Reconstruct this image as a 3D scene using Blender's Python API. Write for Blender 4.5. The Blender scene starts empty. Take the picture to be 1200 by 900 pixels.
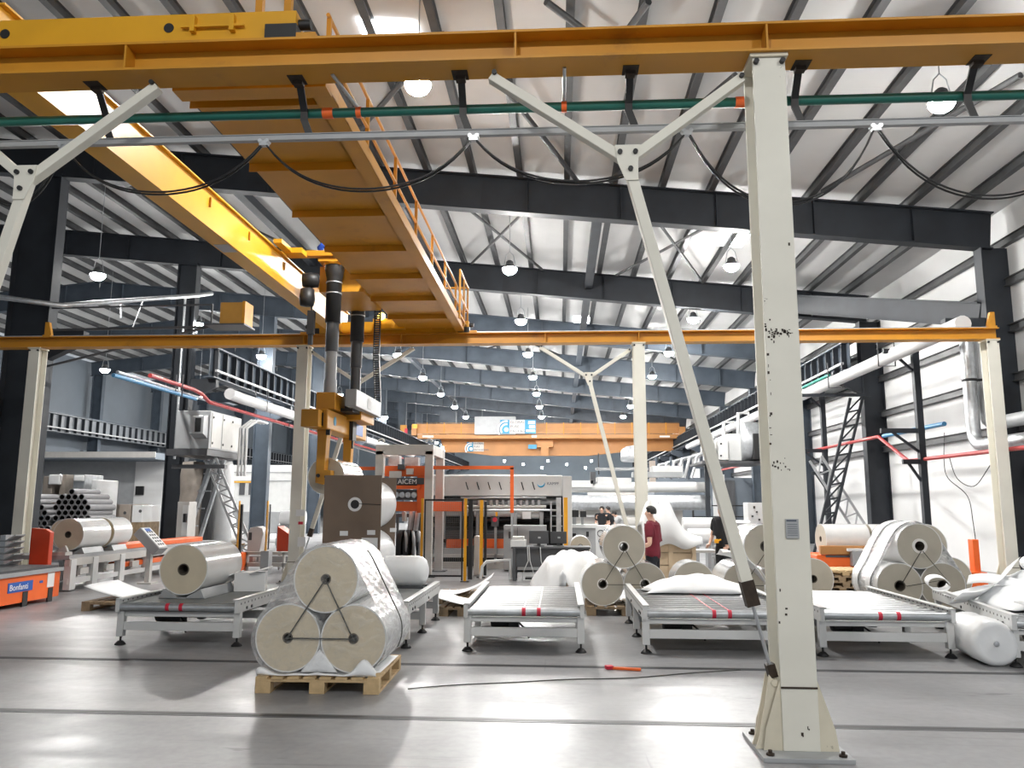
import bpy, math, random
from mathutils import Vector as V, Matrix
random.seed(7)
SC = bpy.context.scene
COL = SC.collection
PI = math.pi
# ------------------------------------------------------------------ camera
F = 925.0
EYE = V((0, 0, 1.7))
tilt = math.atan(140 / F)
yaw = math.atan(57 / F * math.cos(tilt))
roll = math.radians(.2)
fw = V((-math.sin(yaw) * math.cos(tilt), math.cos(yaw) * math.cos(tilt), math.sin(tilt)))
rt = V((math.cos(yaw), math.sin(yaw), 0))
up0 = rt.cross(fw)
RT = rt * math.cos(roll) + up0 * math.sin(roll)
UP = -rt * math.sin(roll) + up0 * math.cos(roll)
cd = bpy.data.cameras.new('camera')
cam = bpy.data.objects.new('camera', cd)
COL.objects.link(cam)
m = Matrix.Identity(4)
for i in range(3):
    m[i][0] = RT[i]; m[i][1] = UP[i]; m[i][2] = -fw[i]; m[i][3] = EYE[i]
cam.matrix_world = m
cd.sensor_fit = 'HORIZONTAL'; cd.sensor_width = 36; cd.lens = 36 * F / 1200
cd.clip_start = .05; cd.clip_end = 400
SC.camera = cam

def ray(x, y): return RT * (x - 600) + UP * (450 - y) + fw * F
def fl(x, y, z=0.0):                      # survey a point of the photograph on a horizontal plane
    d = ray(x, y); return EYE + d * ((z - EYE.z) / d.z)
def dp(x, y, Y):                          # ... on the upright plane at distance Y
    d = ray(x, y); return EYE + d * (Y / d.y)
def ppm(Y): return F / Y

# ------------------------------------------------------------------ materials
MATS = {}
def mat(name, col, rough=.5, metal=0.0, vary=0.0, scale=6.0, bump=0.0, bscale=40.0, coat=0.0, rvary=0.0, dirt=None, dscale=3.0, dlow=.55, dhigh=.7, emit=0.0, trans=0.0, stretch=None):
    m = bpy.data.materials.new(name); m.use_nodes = True
    nt = m.node_tree; N = nt.nodes; L = nt.links
    b = N['Principled BSDF']
    b.inputs['Base Color'].default_value = (*col, 1)
    b.inputs['Roughness'].default_value = rough
    b.inputs['Metallic'].default_value = metal
    if coat: b.inputs['Coat Weight'].default_value = coat; b.inputs['Coat Roughness'].default_value = .12
    if trans: b.inputs['Transmission Weight'].default_value = trans
    if emit:
        b.inputs['Emission Color'].default_value = (*col, 1); b.inputs['Emission Strength'].default_value = emit
    tc = N.new('ShaderNodeTexCoord'); vec = tc.outputs['Object']
    if stretch:
        mp = N.new('ShaderNodeMapping'); mp.inputs['Scale'].default_value = stretch
        L.new(vec, mp.inputs['Vector']); vec = mp.outputs['Vector']
    cur = None
    if vary:
        n = N.new('ShaderNodeTexNoise'); n.inputs['Scale'].default_value = scale; n.inputs['Detail'].default_value = 5
        L.new(vec, n.inputs['Vector'])
        r = N.new('ShaderNodeMapRange'); r.inputs['From Min'].default_value = .3; r.inputs['From Max'].default_value = .7
        r.inputs['To Min'].default_value = 1 - vary; r.inputs['To Max'].default_value = 1 + vary
        L.new(n.outputs['Fac'], r.inputs['Value'])
        h = N.new('ShaderNodeVectorMath'); h.operation = 'SCALE'; h.inputs[0].default_value = col
        L.new(r.outputs['Result'], h.inputs['Scale']); cur = h.outputs['Vector']
    if dirt:
        n = N.new('ShaderNodeTexNoise'); n.inputs['Scale'].default_value = dscale; n.inputs['Detail'].default_value = 8; n.inputs['Roughness'].default_value = .7
        L.new(vec, n.inputs['Vector'])
        r = N.new('ShaderNodeMapRange'); r.inputs['From Min'].default_value = dlow; r.inputs['From Max'].default_value = dhigh
        L.new(n.outputs['Fac'], r.inputs['Value'])
        x = N.new('ShaderNodeMix'); x.data_type = 'RGBA'; x.inputs['B'].default_value = (*dirt, 1); x.inputs['A'].default_value = (*col, 1)
        L.new(r.outputs['Result'], x.inputs['Factor'])
        if cur: L.new(cur, x.inputs['A'])
        cur = x.outputs['Result']
    if cur: L.new(cur, b.inputs['Base Color'])
    if rvary:
        n = N.new('ShaderNodeTexNoise'); n.inputs['Scale'].default_value = scale * .6; n.inputs['Detail'].default_value = 6
        L.new(vec, n.inputs['Vector'])
        r = N.new('ShaderNodeMapRange'); r.inputs['From Min'].default_value = .3; r.inputs['From Max'].default_value = .7
        r.inputs['To Min'].default_value = max(.03, rough - rvary); r.inputs['To Max'].default_value = rough + rvary
        L.new(n.outputs['Fac'], r.inputs['Value']); L.new(r.outputs['Result'], b.inputs['Roughness'])
    if bump:
        n = N.new('ShaderNodeTexNoise'); n.inputs['Scale'].default_value = bscale; n.inputs['Detail'].default_value = 4
        L.new(vec, n.inputs['Vector'])
        k = N.new('ShaderNodeBump'); k.inputs['Strength'].default_value = bump; k.inputs['Distance'].default_value = .02
        L.new(n.outputs['Fac'], k.inputs['Height']); L.new(k.outputs['Normal'], b.inputs['Normal'])
    MATS[name] = m
    return m

ORANGE = mat('crane_orange_paint', (.56, .25, .014), .45, vary=.08, scale=2, dirt=(.26, .10, .015), dscale=1.2, dlow=.60, dhigh=.85)
YELLOW = mat('crane_yellow_paint', (.70, .35, .014), .38, vary=.06, scale=2)
FARORANGE = mat('hazed_orange_paint', (.44, .20, .06), .5, vary=.08, scale=1)  # far crane's orange with distance haze mixed into the colour
BURN = mat('burnt_paint', (.03, .018, .01), .7, vary=.4, scale=20)
CREAM = mat('cream_column_paint', (.72, .70, .62), .5, vary=.05, scale=2, dirt=(.10, .085, .06), dscale=5, dlow=.68, dhigh=.72)
GUSSET = mat('cream_gusset_paint', (.64, .59, .47), .55, vary=.08, scale=4, dirt=(.10, .07, .04), dscale=7, dlow=.64, dhigh=.72)
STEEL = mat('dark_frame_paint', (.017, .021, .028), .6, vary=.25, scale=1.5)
STEELB = mat('hazed_blue_grey_steel', (.062, .080, .104), .5, vary=.2, scale=1.5)  # frame steel lifted bluish for distance haze; also the grey-blue girders
STEELG = mat('grey_girder_paint', (.17, .185, .205), .5, vary=.15, scale=1.5)
PURLIN = mat('galvanised_purlin', (.075, .077, .08), .5, metal=.2, vary=.25, scale=2)
ROOF = mat('white_roof_lining', (.66, .66, .655), .6, vary=.05, scale=.8)
WALLW = mat('white_wall_panel', (.68, .68, .68), .55, vary=.05, scale=.7, bump=.08, bscale=1.2)
WALLG = mat('grey_wall_panel', (.14, .165, .195), .6, vary=.08, scale=.5)
GALV = mat('galvanised_steel', (.52, .54, .56), .35, metal=.7, vary=.15, scale=8)
ALU = mat('bright_aluminium', (.46, .47, .48), .28, metal=.8, vary=.08, scale=10)
WHITEP = mat('white_machine_paint', (.66, .665, .66), .4, vary=.04, scale=4)
OFFW = mat('off_white_machine_paint', (.54, .525, .50), .45, vary=.05, scale=4)
GREYP = mat('grey_machine_paint', (.36, .37, .38), .45, vary=.06, scale=4)
DGREY = mat('dark_grey_machine_paint', (.07, .072, .078), .45, vary=.1, scale=4)
BLACK = mat('black_rubber', (.012, .012, .013), .5, vary=.15, scale=10)
GLOSSB = mat('black_hose_sheath', (.015, .015, .016), .3)
GREEN = mat('green_conductor_sheath', (.012, .13, .10), .4, vary=.08, scale=4)
REDP = mat('red_machine_paint', (.62, .055, .012), .42, vary=.08, scale=3)
REDO = mat('orange_red_paint', (.84, .14, .02), .42, vary=.06, scale=3)
REDT = mat('red_tape', (.60, .02, .05), .5)
PIPER = mat('red_pipe_paint', (.40, .035, .035), .4, vary=.06)
PIPEB = mat('blue_pipe_paint', (.07, .24, .44), .4)
YPOST = mat('safety_yellow_paint', (.82, .38, .01), .4, vary=.04)
BELT = mat('grey_conveyor_belt', (.17, .18, .18), .55, vary=.06, scale=5)
FACE = mat('wound_film_end', (.62, .54, .405), .5, vary=.05, scale=5)
FACED = mat('grey_wound_film_end', (.47, .43, .35), .5, vary=.05, scale=5)
SIDE = mat('clear_film_winding', (.80, .80, .79), .16, vary=.04, scale=6, coat=1.0, bump=.12, bscale=9, stretch=(1, .3, 1))
SIDEW = mat('white_film_wrapping', (.82, .83, .84), .42, vary=.03, scale=5, coat=.25, bump=.15, bscale=7)
CORE = mat('cardboard_core', (.10, .085, .065), .8, vary=.1)
COREW = mat('pale_core_collar', (.78, .76, .72), .6)
TUBEG = mat('grey_tube_end', (.30, .30, .31), .6, vary=.08)
WOOD = mat('pallet_timber', (.56, .40, .215), .7, vary=.18, scale=9, bump=.2, bscale=60)
WOODD = mat('weathered_pallet_timber', (.30, .215, .13), .75, vary=.25, scale=9, bump=.2, bscale=60)
CRATE = mat('pale_crate_timber', (.60, .47, .32), .65, vary=.12, scale=5)
BOARD = mat('brown_end_board', (.175, .125, .09), .6, vary=.06, scale=4)
CARDB = mat('grey_brown_carton', (.36, .31, .27), .7, vary=.08, scale=4)
PAPER = mat('white_paper', (.80, .80, .80), .6)
FOAM = mat('white_foam_sheet', (.86, .87, .88), .5, vary=.02, scale=3, bump=.1, bscale=6)
STRAP = mat('dark_packing_strap', (.055, .055, .045), .5)
WASHED = mat('blue_label', (.02, .10, .42), .4)
BLUES = mat('sky_blue_sign', (.025, .24, .42), .45)
LETW = mat('white_lettering', (.85, .85, .85), .5)
LETD = mat('dark_lettering', (.05, .07, .10), .5)
MAROON = mat('maroon_cloth', (.15, .008, .022), .8, vary=.08, scale=12)
NAVY = mat('dark_navy_cloth', (.012, .014, .022), .85)
BLKCL = mat('black_cloth', (.012, .012, .015), .85, vary=.1, scale=10)
SKIN = mat('skin', (.62, .38, .28), .5)
HAIR = mat('black_hair', (.012, .010, .009), .55)
SCREEN = mat('dark_monitor_glass', (.02, .022, .026), .15)
LAMPE = mat('lamp_diffuser', (1, .985, .95), .4, emit=470)
WORKL = mat('work_lamp_glow', (1, 1, 1), .4, emit=25)
WALLB = mat('hazy_far_wall', (.30, .36, .42), .7, vary=.12, scale=.3)  # bluish haze of the distance is put into the wall colour
SKYL = mat('daylit_rooflight', (.95, .98, 1), .4, emit=6)
LAMPS = mat('strong_lamp_diffuser', (1, .985, .95), .4, emit=1050)
AMBER = mat('amber_lamp', (1, .62, .12), .4, emit=6)
GREEN2 = mat('green_tag', (.02, .30, .22), .5)
BROWN = mat('dusty_brown_wrap', (.30, .26, .225), .6, vary=.25, scale=2)
DUCT = mat('white_insulated_duct', (.62, .62, .62), .45, vary=.05, scale=3)
CLEANBLUE = mat('blue_hose', (.02, .08, .5), .4)
ORCAB = mat('ochre_cabinet_paint', (.42, .22, .04), .5, vary=.05)

def stretch_film_material(name, lo, hi):
    m = bpy.data.materials.new(name); m.use_nodes = True
    nt = m.node_tree; N = nt.nodes; L = nt.links
    N.remove(N['Principled BSDF']); out = N['Material Output']
    tr = N.new('ShaderNodeBsdfTransparent'); gl = N.new('ShaderNodeBsdfGlossy'); df = N.new('ShaderNodeBsdfDiffuse'); tl = N.new('ShaderNodeBsdfTranslucent')
    gl.inputs['Roughness'].default_value = .12; gl.inputs['Color'].default_value = (1, 1, 1, 1)
    df.inputs['Color'].default_value = (.9, .91, .93, 1); tl.inputs['Color'].default_value = (.9, .91, .93, 1)
    tc = N.new('ShaderNodeTexCoord'); mp = N.new('ShaderNodeMapping'); mp.inputs['Scale'].default_value = (1, .55, 1.3); L.new(tc.outputs['Object'], mp.inputs['Vector'])
    n = N.new('ShaderNodeTexNoise'); n.inputs['Scale'].default_value = 9; n.inputs['Detail'].default_value = 6; n.inputs['Distortion'].default_value = 1.2
    L.new(mp.outputs['Vector'], n.inputs['Vector'])
    bu = N.new('ShaderNodeBump'); bu.inputs['Strength'].default_value = .55; bu.inputs['Distance'].default_value = .03
    L.new(n.outputs['Fac'], bu.inputs['Height'])
    for s in (gl, df, tl): L.new(bu.outputs['Normal'], s.inputs['Normal'])
    r = N.new('ShaderNodeMapRange'); r.inputs['From Min'].default_value = .42; r.inputs['From Max'].default_value = .72
    r.inputs['To Min'].default_value = lo; r.inputs['To Max'].default_value = hi
    L.new(n.outputs['Fac'], r.inputs['Value'])
    a0 = N.new('ShaderNodeMixShader'); a0.inputs[0].default_value = .4; L.new(df.outputs[0], a0.inputs[1]); L.new(tl.outputs[0], a0.inputs[2])
    a = N.new('ShaderNodeMixShader'); L.new(r.outputs['Result'], a.inputs[0]); L.new(tr.outputs[0], a.inputs[1]); L.new(a0.outputs[0], a.inputs[2])
    fr = N.new('ShaderNodeFresnel'); fr.inputs['IOR'].default_value = 1.45; L.new(bu.outputs['Normal'], fr.inputs['Normal'])
    mx = N.new('ShaderNodeMath'); mx.operation = 'MINIMUM'; mx.inputs[1].default_value = .35; L.new(fr.outputs[0], mx.inputs[0])
    b = N.new('ShaderNodeMixShader'); L.new(mx.outputs[0], b.inputs[0]); L.new(a.outputs[0], b.inputs[1]); L.new(gl.outputs[0], b.inputs[2])
    L.new(b.outputs[0], out.inputs['Surface'])
    return m
FILM = stretch_film_material('stretch_wrap_film', .42, .88)
FILMC = stretch_film_material('clear_wrap_film', .0, .20)

def floor_material():
    m = bpy.data.materials.new('polished_concrete'); m.use_nodes = True
    nt = m.node_tree; N = nt.nodes; L = nt.links; b = N['Principled BSDF']
    tc = N.new('ShaderNodeTexCoord')
    def noise(scale, detail, stretch=(1, 1, 1), dist=0):
        mp = N.new('ShaderNodeMapping'); mp.inputs['Scale'].default_value = stretch; L.new(tc.outputs['Object'], mp.inputs['Vector'])
        n = N.new('ShaderNodeTexNoise'); n.inputs['Scale'].default_value = scale; n.inputs['Detail'].default_value = detail; n.inputs['Distortion'].default_value = dist
        L.new(mp.outputs['Vector'], n.inputs['Vector']); return n.outputs['Fac']
    def ramp(src, lo, hi, a, c):
        r = N.new('ShaderNodeMapRange'); r.inputs['From Min'].default_value = lo; r.inputs['From Max'].default_value = hi
        r.inputs['To Min'].default_value = a; r.inputs['To Max'].default_value = c; L.new(src, r.inputs['Value']); return r.outputs['Result']
    big = ramp(noise(.35, 6, (1, 1.6, 1), .6), .35, .68, .215, .30)
    fine = ramp(noise(14, 10, (1, 1, 1), .3), .3, .7, .92, 1.08)
    scr = ramp(noise(1.3, 9, (.5, 5, 1), .5), .62, .74, 1.0, .80)
    x = N.new('ShaderNodeMath'); x.operation = 'MULTIPLY'; L.new(big, x.inputs[0]); L.new(fine, x.inputs[1])
    y = N.new('ShaderNodeMath'); y.operation = 'MULTIPLY'; L.new(x.outputs[0], y.inputs[0]); L.new(scr, y.inputs[1])
    c = N.new('ShaderNodeCombineColor')
    # thin scuff lines and dark rub marks
    def lines(scale, stretch, lo, hi, dark):
        mp = N.new('ShaderNodeMapping'); mp.inputs['Scale'].default_value = stretch; mp.inputs['Rotation'].default_value = (0, 0, scale); L.new(tc.outputs['Object'], mp.inputs['Vector'])
        n = N.new('ShaderNodeTexNoise'); n.inputs['Scale'].default_value = scale; n.inputs['Detail'].default_value = 3; L.new(mp.outputs['Vector'], n.inputs['Vector'])
        return ramp(n.outputs['Fac'], lo, hi, 1.0, dark)
    prod = y.outputs[0]
    for ar in ((2.0, (.35, 9, 1), .70, .76, .72), (1.1, (8, .4, 1), .71, .77, .75), (3.3, (.6, 3, 1), .72, .76, .6)):
        q = N.new('ShaderNodeMath'); q.operation = 'MULTIPLY'; L.new(prod, q.inputs[0]); L.new(lines(*ar), q.inputs[1]); prod = q.outputs[0]
    y = q
    L.new(y.outputs[0], c.inputs[0]); L.new(y.outputs[0], c.inputs[1])
    z = N.new('ShaderNodeMath'); z.operation = 'MULTIPLY'; z.inputs[1].default_value = 1.03; L.new(y.outputs[0], z.inputs[0]); L.new(z.outputs[0], c.inputs[2])
    L.new(c.outputs[0], b.inputs['Base Color']); b.inputs['Specular IOR Level'].default_value = .5
    L.new(ramp(noise(.9, 7, (1, 2.2, 1), .8), .30, .72, .29, .47), b.inputs['Roughness'])
    bu = N.new('ShaderNodeBump'); bu.inputs['Strength'].default_value = .10; bu.inputs['Distance'].default_value = .01
    L.new(noise(3, 5), bu.inputs['Height']); L.new(bu.outputs['Normal'], b.inputs['Normal'])
    return m
FLOOR = floor_material()

# ------------------------------------------------------------------ mesh building
WORLD = {}
def basis(d, up=(0, 0, 1)):
    d = V(d).normalized(); u = V(up)
    if abs(d.dot(u)) > .98: u = V((0, 1, 0))
    s = d.cross(u).normalized(); u = s.cross(d).normalized()
    return d, s, u
class MB:
    def __init__(s): s.v = []; s.f = []; s.m = []; s.sm = []; s.k = 0
    def add(s, vs, fs, smooth=False):
        b = len(s.v); s.v += [tuple(v) for v in vs]
        for f in fs: s.f.append([i + b for i in f]); s.m.append(s.k); s.sm.append(smooth)
        return s
    def obox(s, c, x, y, z):                      # oriented box from half vectors
        c = V(c); P = [c + a * x + b * y + d * z for d in (-1, 1) for b in (-1, 1) for a in (-1, 1)]
        return s.add(P, [(0, 2, 3, 1), (4, 5, 7, 6), (0, 1, 5, 4), (2, 6, 7, 3), (0, 4, 6, 2), (1, 3, 7, 5)])
    def box(s, c, d, rz=0):
        ca, sa = math.cos(rz), math.sin(rz)
        return s.obox(c, V((ca, sa, 0)) * d[0] / 2, V((-sa, ca, 0)) * d[1] / 2, V((0, 0, d[2] / 2)))
    def b2(s, x0, x1, y0, y1, z0, z1): return s.box(((x0 + x1) / 2, (y0 + y1) / 2, (z0 + z1) / 2), (x1 - x0, y1 - y0, z1 - z0))
    def bar(s, a, b, w, h=None, up=(0, 0, 1)):
        a, b = V(a), V(b); d, si, u = basis(b - a, up); h = h or w
        return s.obox((a + b) / 2, (b - a) / 2, si * w / 2, u * h / 2)
    def cyl(s, a, b, r, r2=None, n=14, caps=True, smooth=True):
        a, b = V(a), V(b); r2 = r if r2 is None else r2; d, si, u = basis(b - a)
        P = []
        for c, q in ((a, r), (b, r2)):
            P += [c + (si * math.cos(2 * PI * i / n) + u * math.sin(2 * PI * i / n)) * q for i in range(n)]
        s.add(P, [(i, (i + 1) % n, n + (i + 1) % n, n + i) for i in range(n)], smooth)
        if caps: s.add(P, [tuple(range(n - 1, -1, -1)), tuple(range(n, 2 * n))])
        return s
    def tube(s, pts, r, n=8, smooth=True):
        pts = [V(p) for p in pts]; rs = r if isinstance(r, (list, tuple)) else [r] * len(pts)
        P = []; prev = None
        for i, p in enumerate(pts):
            t = (pts[min(i + 1, len(pts) - 1)] - pts[max(i - 1, 0)]).normalized()
            if prev is None: d, si, u = basis(t)
            else:
                u = (prev - t * prev.dot(t)).normalized(); si = t.cross(u)
            prev = u
            P += [p + (si * math.cos(2 * PI * k / n) + u * math.sin(2 * PI * k / n)) * rs[i] for k in range(n)]
        fs = []
        for i in range(len(pts) - 1):
            fs += [(i * n + k, i * n + (k + 1) % n, (i + 1) * n + (k + 1) % n, (i + 1) * n + k) for k in range(n)]
        s.add(P, fs, smooth)
        return s.add(P, [tuple(range(n - 1, -1, -1)), tuple(range((len(pts) - 1) * n, len(pts) * n))])
    def hollow(s, a, b, ro, ri, n=32, ks=0, kf=None, ki=None):
        a, b = V(a), V(b); d, si, u = basis(b - a); kf = ks if kf is None else kf; ki = ks if ki is None else ki
        P = []
        for c in (a, b):
            for q in (ro, ri): P += [c + (si * math.cos(2 * PI * i / n) + u * math.sin(2 * PI * i / n)) * q for i in range(n)]
        nx = lambda i: (i + 1) % n
        k0 = s.k
        s.k = ks; s.add(P, [(i, nx(i), 2 * n + nx(i), 2 * n + i) for i in range(n)], True)
        s.k = ki; s.add(P, [(n + nx(i), n + i, 3 * n + i, 3 * n + nx(i)) for i in range(n)], True)
        s.k = kf; s.add(P, [(nx(i), i, n + i, n + nx(i)) for i in range(n)] + [(2 * n + i, 2 * n + nx(i), 3 * n + nx(i), 3 * n + i) for i in range(n)])
        s.k = k0; return s
    def prism(s, poly, e):
        poly = [V(p) for p in poly]; e = V(e); n = len(poly)
        P = poly + [p + e for p in poly]
        return s.add(P, [tuple(range(n - 1, -1, -1)), tuple(range(n, 2 * n))] + [(i, (i + 1) % n, n + (i + 1) % n, n + i) for i in range(n)])
    def ibeam(s, a, b, h, w, tf=.016, tw=.012, up=(0, 0, 1)):
        a, b = V(a), V(b); d, si, u = basis(b - a, up); c = (a + b) / 2; e = (b - a) / 2
        s.obox(c + u * (h / 2 - tf / 2), e, si * w / 2, u * tf / 2); s.obox(c - u * (h / 2 - tf / 2), e, si * w / 2, u * tf / 2)
        return s.obox(c, e, si * tw / 2, u * (h / 2 - tf))
    def lathe(s, prof, o, ax=(0, 0, 1), n=20, smooth=True):
        o = V(o); d, si, u = basis(ax); P = []
        for r, h in prof: P += [o + d * h + (si * math.cos(2 * PI * k / n) + u * math.sin(2 * PI * k / n)) * max(r, 1e-4) for k in range(n)]
        fs = []
        for i in range(len(prof) - 1): fs += [(i * n + k, i * n + (k + 1) % n, (i + 1) * n + (k + 1) % n, (i + 1) * n + k) for k in range(n)]
        return s.add(P, fs, smooth)
    def sheet(s, G, th=.006):                    # G rows of points: a thin sheet of real thickness
        R, C = len(G), len(G[0]); up = []; dn = []
        for i in range(R):
            for j in range(C):
                a = V(G[min(i + 1, R - 1)][j]) - V(G[max(i - 1, 0)][j]); b = V(G[i][min(j + 1, C - 1)]) - V(G[i][max(j - 1, 0)])
                n = a.cross(b); n = n.normalized() if n.length > 1e-9 else V((0, 0, 1))
                up.append(V(G[i][j]) + n * th / 2); dn.append(V(G[i][j]) - n * th / 2)
        q = R * C; fs = []
        for i in range(R - 1):
            for j in range(C - 1):
                k = i * C + j; fs += [(k, k + C, k + C + 1, k + 1), (q + k, q + k + 1, q + k + C + 1, q + k + C)]
        rim = [j for j in range(C)] + [i * C + C - 1 for i in range(1, R)] + [(R - 1) * C + j for j in range(C - 2, -1, -1)] + [i * C for i in range(R - 2, 0, -1)]
        fs += [(rim[i], rim[(i + 1) % len(rim)], q + rim[(i + 1) % len(rim)], q + rim[i]) for i in range(len(rim))]
        return s.add(up + dn, fs, True)
    def build(s, name, mats, parent=None, bevel=0, loc=None):
        me = bpy.data.meshes.new(name)
        if parent is not None: off = WORLD[parent.name]
        else:
            off = V(loc) if loc is not None else None
            if off is None:
                xs = [v[0] for v in s.v]; ys = [v[1] for v in s.v]; zs = [v[2] for v in s.v]
                off = V(((min(xs) + max(xs)) / 2, (min(ys) + max(ys)) / 2, min(zs)))
        me.from_pydata([tuple(V(v) - off) for v in s.v], [], s.f)
        for mm in (mats if isinstance(mats, (list, tuple)) else [mats]): me.materials.append(mm)
        me.polygons.foreach_set('material_index', s.m); me.polygons.foreach_set('use_smooth', s.sm)
        me.update()
        o = bpy.data.objects.new(name, me); COL.objects.link(o)
        if parent is not None: o.parent = parent; WORLD[o.name] = off.copy()
        else: o.location = off; WORLD[o.name] = off.copy()
        if bevel:
            bm = o.modifiers.new('bevel', 'BEVEL'); bm.width = bevel; bm.segments = 2; bm.limit_method = 'ANGLE'; bm.angle_limit = math.radians(50)
        return o

def tag(o, label, cat, group=None, kind=None):
    if label: o['label'] = label
    if cat: o['category'] = cat
    if group: o['group'] = group
    if kind: o['kind'] = kind
    return o
def thing(name, label, cat, loc=(0, 0, 0), group=None):
    o = bpy.data.objects.new(name, None); COL.objects.link(o); o.empty_display_size = .2
    o.location = loc; WORLD[o.name] = V(loc)
    return tag(o, label, cat, group)
def struct(name, mb, mats, bevel=0, parent=None):
    o = mb.build(name, mats, parent, bevel)
    if parent is None: o['kind'] = 'structure'
    return o
def kids(o): return [c for c in COL.objects if c.parent == o]
def dup(root, loc, rz=0.0, label=None, group=None):
    def cp(o, par):
        c = o.copy(); COL.objects.link(c)
        if par is not None: c.parent = par
        for ch in kids(o): cp(ch, c)
        return c
    r = cp(root, None); r.location = loc; r.rotation_euler = (0, 0, rz); WORLD[r.name] = V(loc)
    if label: r['label'] = label
    if group: r['group'] = group
    return r
def lettering(text, origin, right, up, height, m, parent, name='lettering', depth=.002, align='LEFT'):
    cu = bpy.data.curves.new(name, 'FONT'); cu.body = text; cu.size = height; cu.extrude = depth; cu.align_x = align
    cu.materials.append(m)
    o = bpy.data.objects.new(name, cu); COL.objects.link(o)
    r = V(right).normalized(); u = V(up).normalized(); n = r.cross(u)
    M = Matrix.Identity(4); p = V(origin) - WORLD[parent.name]
    for i in range(3): M[i][0] = r[i]; M[i][1] = u[i]; M[i][2] = n[i]; M[i][3] = p[i]
    dg = bpy.context.evaluated_depsgraph_get(); dg.update()
    me = bpy.data.meshes.new_from_object(o.evaluated_get(dg)); bpy.data.objects.remove(o); bpy.data.curves.remove(cu)
    o = bpy.data.objects.new(name, me); COL.objects.link(o)
    o.parent = parent; o.matrix_local = M; o['kind'] = 'stuff'
    return o
# ================================================================== the hall
XL, XR = -13.3, 10.35          # inner faces of the two column rows
FR = [9.4] + [19.5 + 8 * k for k in range(11)]
YB = 108.0
def ztop(x): return 9.95 - .1 * x if x > -22 else 12.15 + .1 * (x + 22)      # top of the rafters
def onroof(px, py, dz=.22):
    d = ray(px, py)           # z = 9.95 + dz - .1 x
    k = (9.95 + dz - EYE.z) / (d.z + .1 * d.x)
    return EYE + d * k
b = MB(); b.b2(-40, 30, -14, YB + 1, -.2, 0); struct('floor', b, FLOOR)
for i, (y, w) in enumerate(((8.70, .045), (6.575, .05))):        # slots of the rails let into the floor
    b = MB(); b.k = 0; b.b2(-12, 12, y - w / 2, y + w / 2, .0, .004); b.k = 1; b.b2(-12, 12, y - w / 2 - .03, y - w / 2, 0, .003); b.b2(-12, 12, y + w / 2, y + w / 2 + .03, 0, .003)
    struct('trim_%d' % (i + 1), b, [BLACK, DGREY])
b = MB()
for (xa, xb) in ((-32.2, -22), (-22, 11.2)):
    P = [V((xa, -8, ztop(xa) + .22)), V((xb, -8, ztop(xb) + .22)), V((xb, YB, ztop(xb) + .22)), V((xa, YB, ztop(xa) + .22))]
    b.prism(P, (0, 0, .12))
struct('ceiling', b, ROOF)
x = -31.5; n = 0
while x < 11:
    b = MB(); z = ztop(x) + .11
    b.ibeam((x, -7.5, z), (x, YB - .5, z), .22, .15, .02, .05)
    struct('roof_purlin', b, PURLIN); x += 1.22
for i, y in enumerate(FR):
    for (xa, xb) in ((-32, -22), (-22, XL - .35), (XL - .35, -2), (-2, XR + .35)):
        b = MB(); h = .95
        b.ibeam((xa, y, ztop(xa) - h / 2), (xb, y, ztop(xb) - h / 2), h, .32, .03, .03)
        for q in range(int((xb - xa) / 2.4)):
            xx = xa + 1.2 + q * 2.4; b.b2(xx - .01, xx + .01, y - .15, y + .15, ztop(xx) - h + .02, ztop(xx) - .05)
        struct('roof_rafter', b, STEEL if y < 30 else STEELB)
    for xc in (XL - .35, XR + .35, -31.4):
        if i == 0 and xc < -20: continue
        b = MB(); zt = ztop(xc) - .9
        wd = 1.15 if i == 1 and abs(xc) < 20 else .72; xo_ = (wd - .72) / 2 * (1 if xc > 0 else -1); b.ibeam((xc + xo_, y, 0), (xc + xo_, y, zt), wd, .36, .03, .03, up=(1, 0, 0))
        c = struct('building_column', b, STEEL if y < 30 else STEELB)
        b = MB(); b.b2(xc - .5, xc + .5, y - .32, y + .32, 0, .03)
        for sx in (-.45, .45):
            for sy in (-.26, .26): b.cyl((xc + sx, y + sy, .03), (xc + sx, y + sy, .09), .025, n=8)
        b.build('base_plate', GALV, c)
        for s in (-1, 1):
            if xc < -20: continue
            inn = 1 if xc < 0 else -1
        if xc > -20:                                # bracket that carries the long crane runway
            inn = 1 if xc < 0 else -1
            b = MB(); x0 = xc + inn * .36; zk = 6.1 if xc < 0 else 6.2
            b.prism([(x0, y - .12, zk - .75), (x0, y - .12, zk), (x0 + inn * .95, y - .12, zk), (x0 + inn * .95, y - .12, zk - .3)], (0, .24, 0))
            b.build('runway_bracket', STEEL if y < 30 else STEELB, c)
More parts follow.
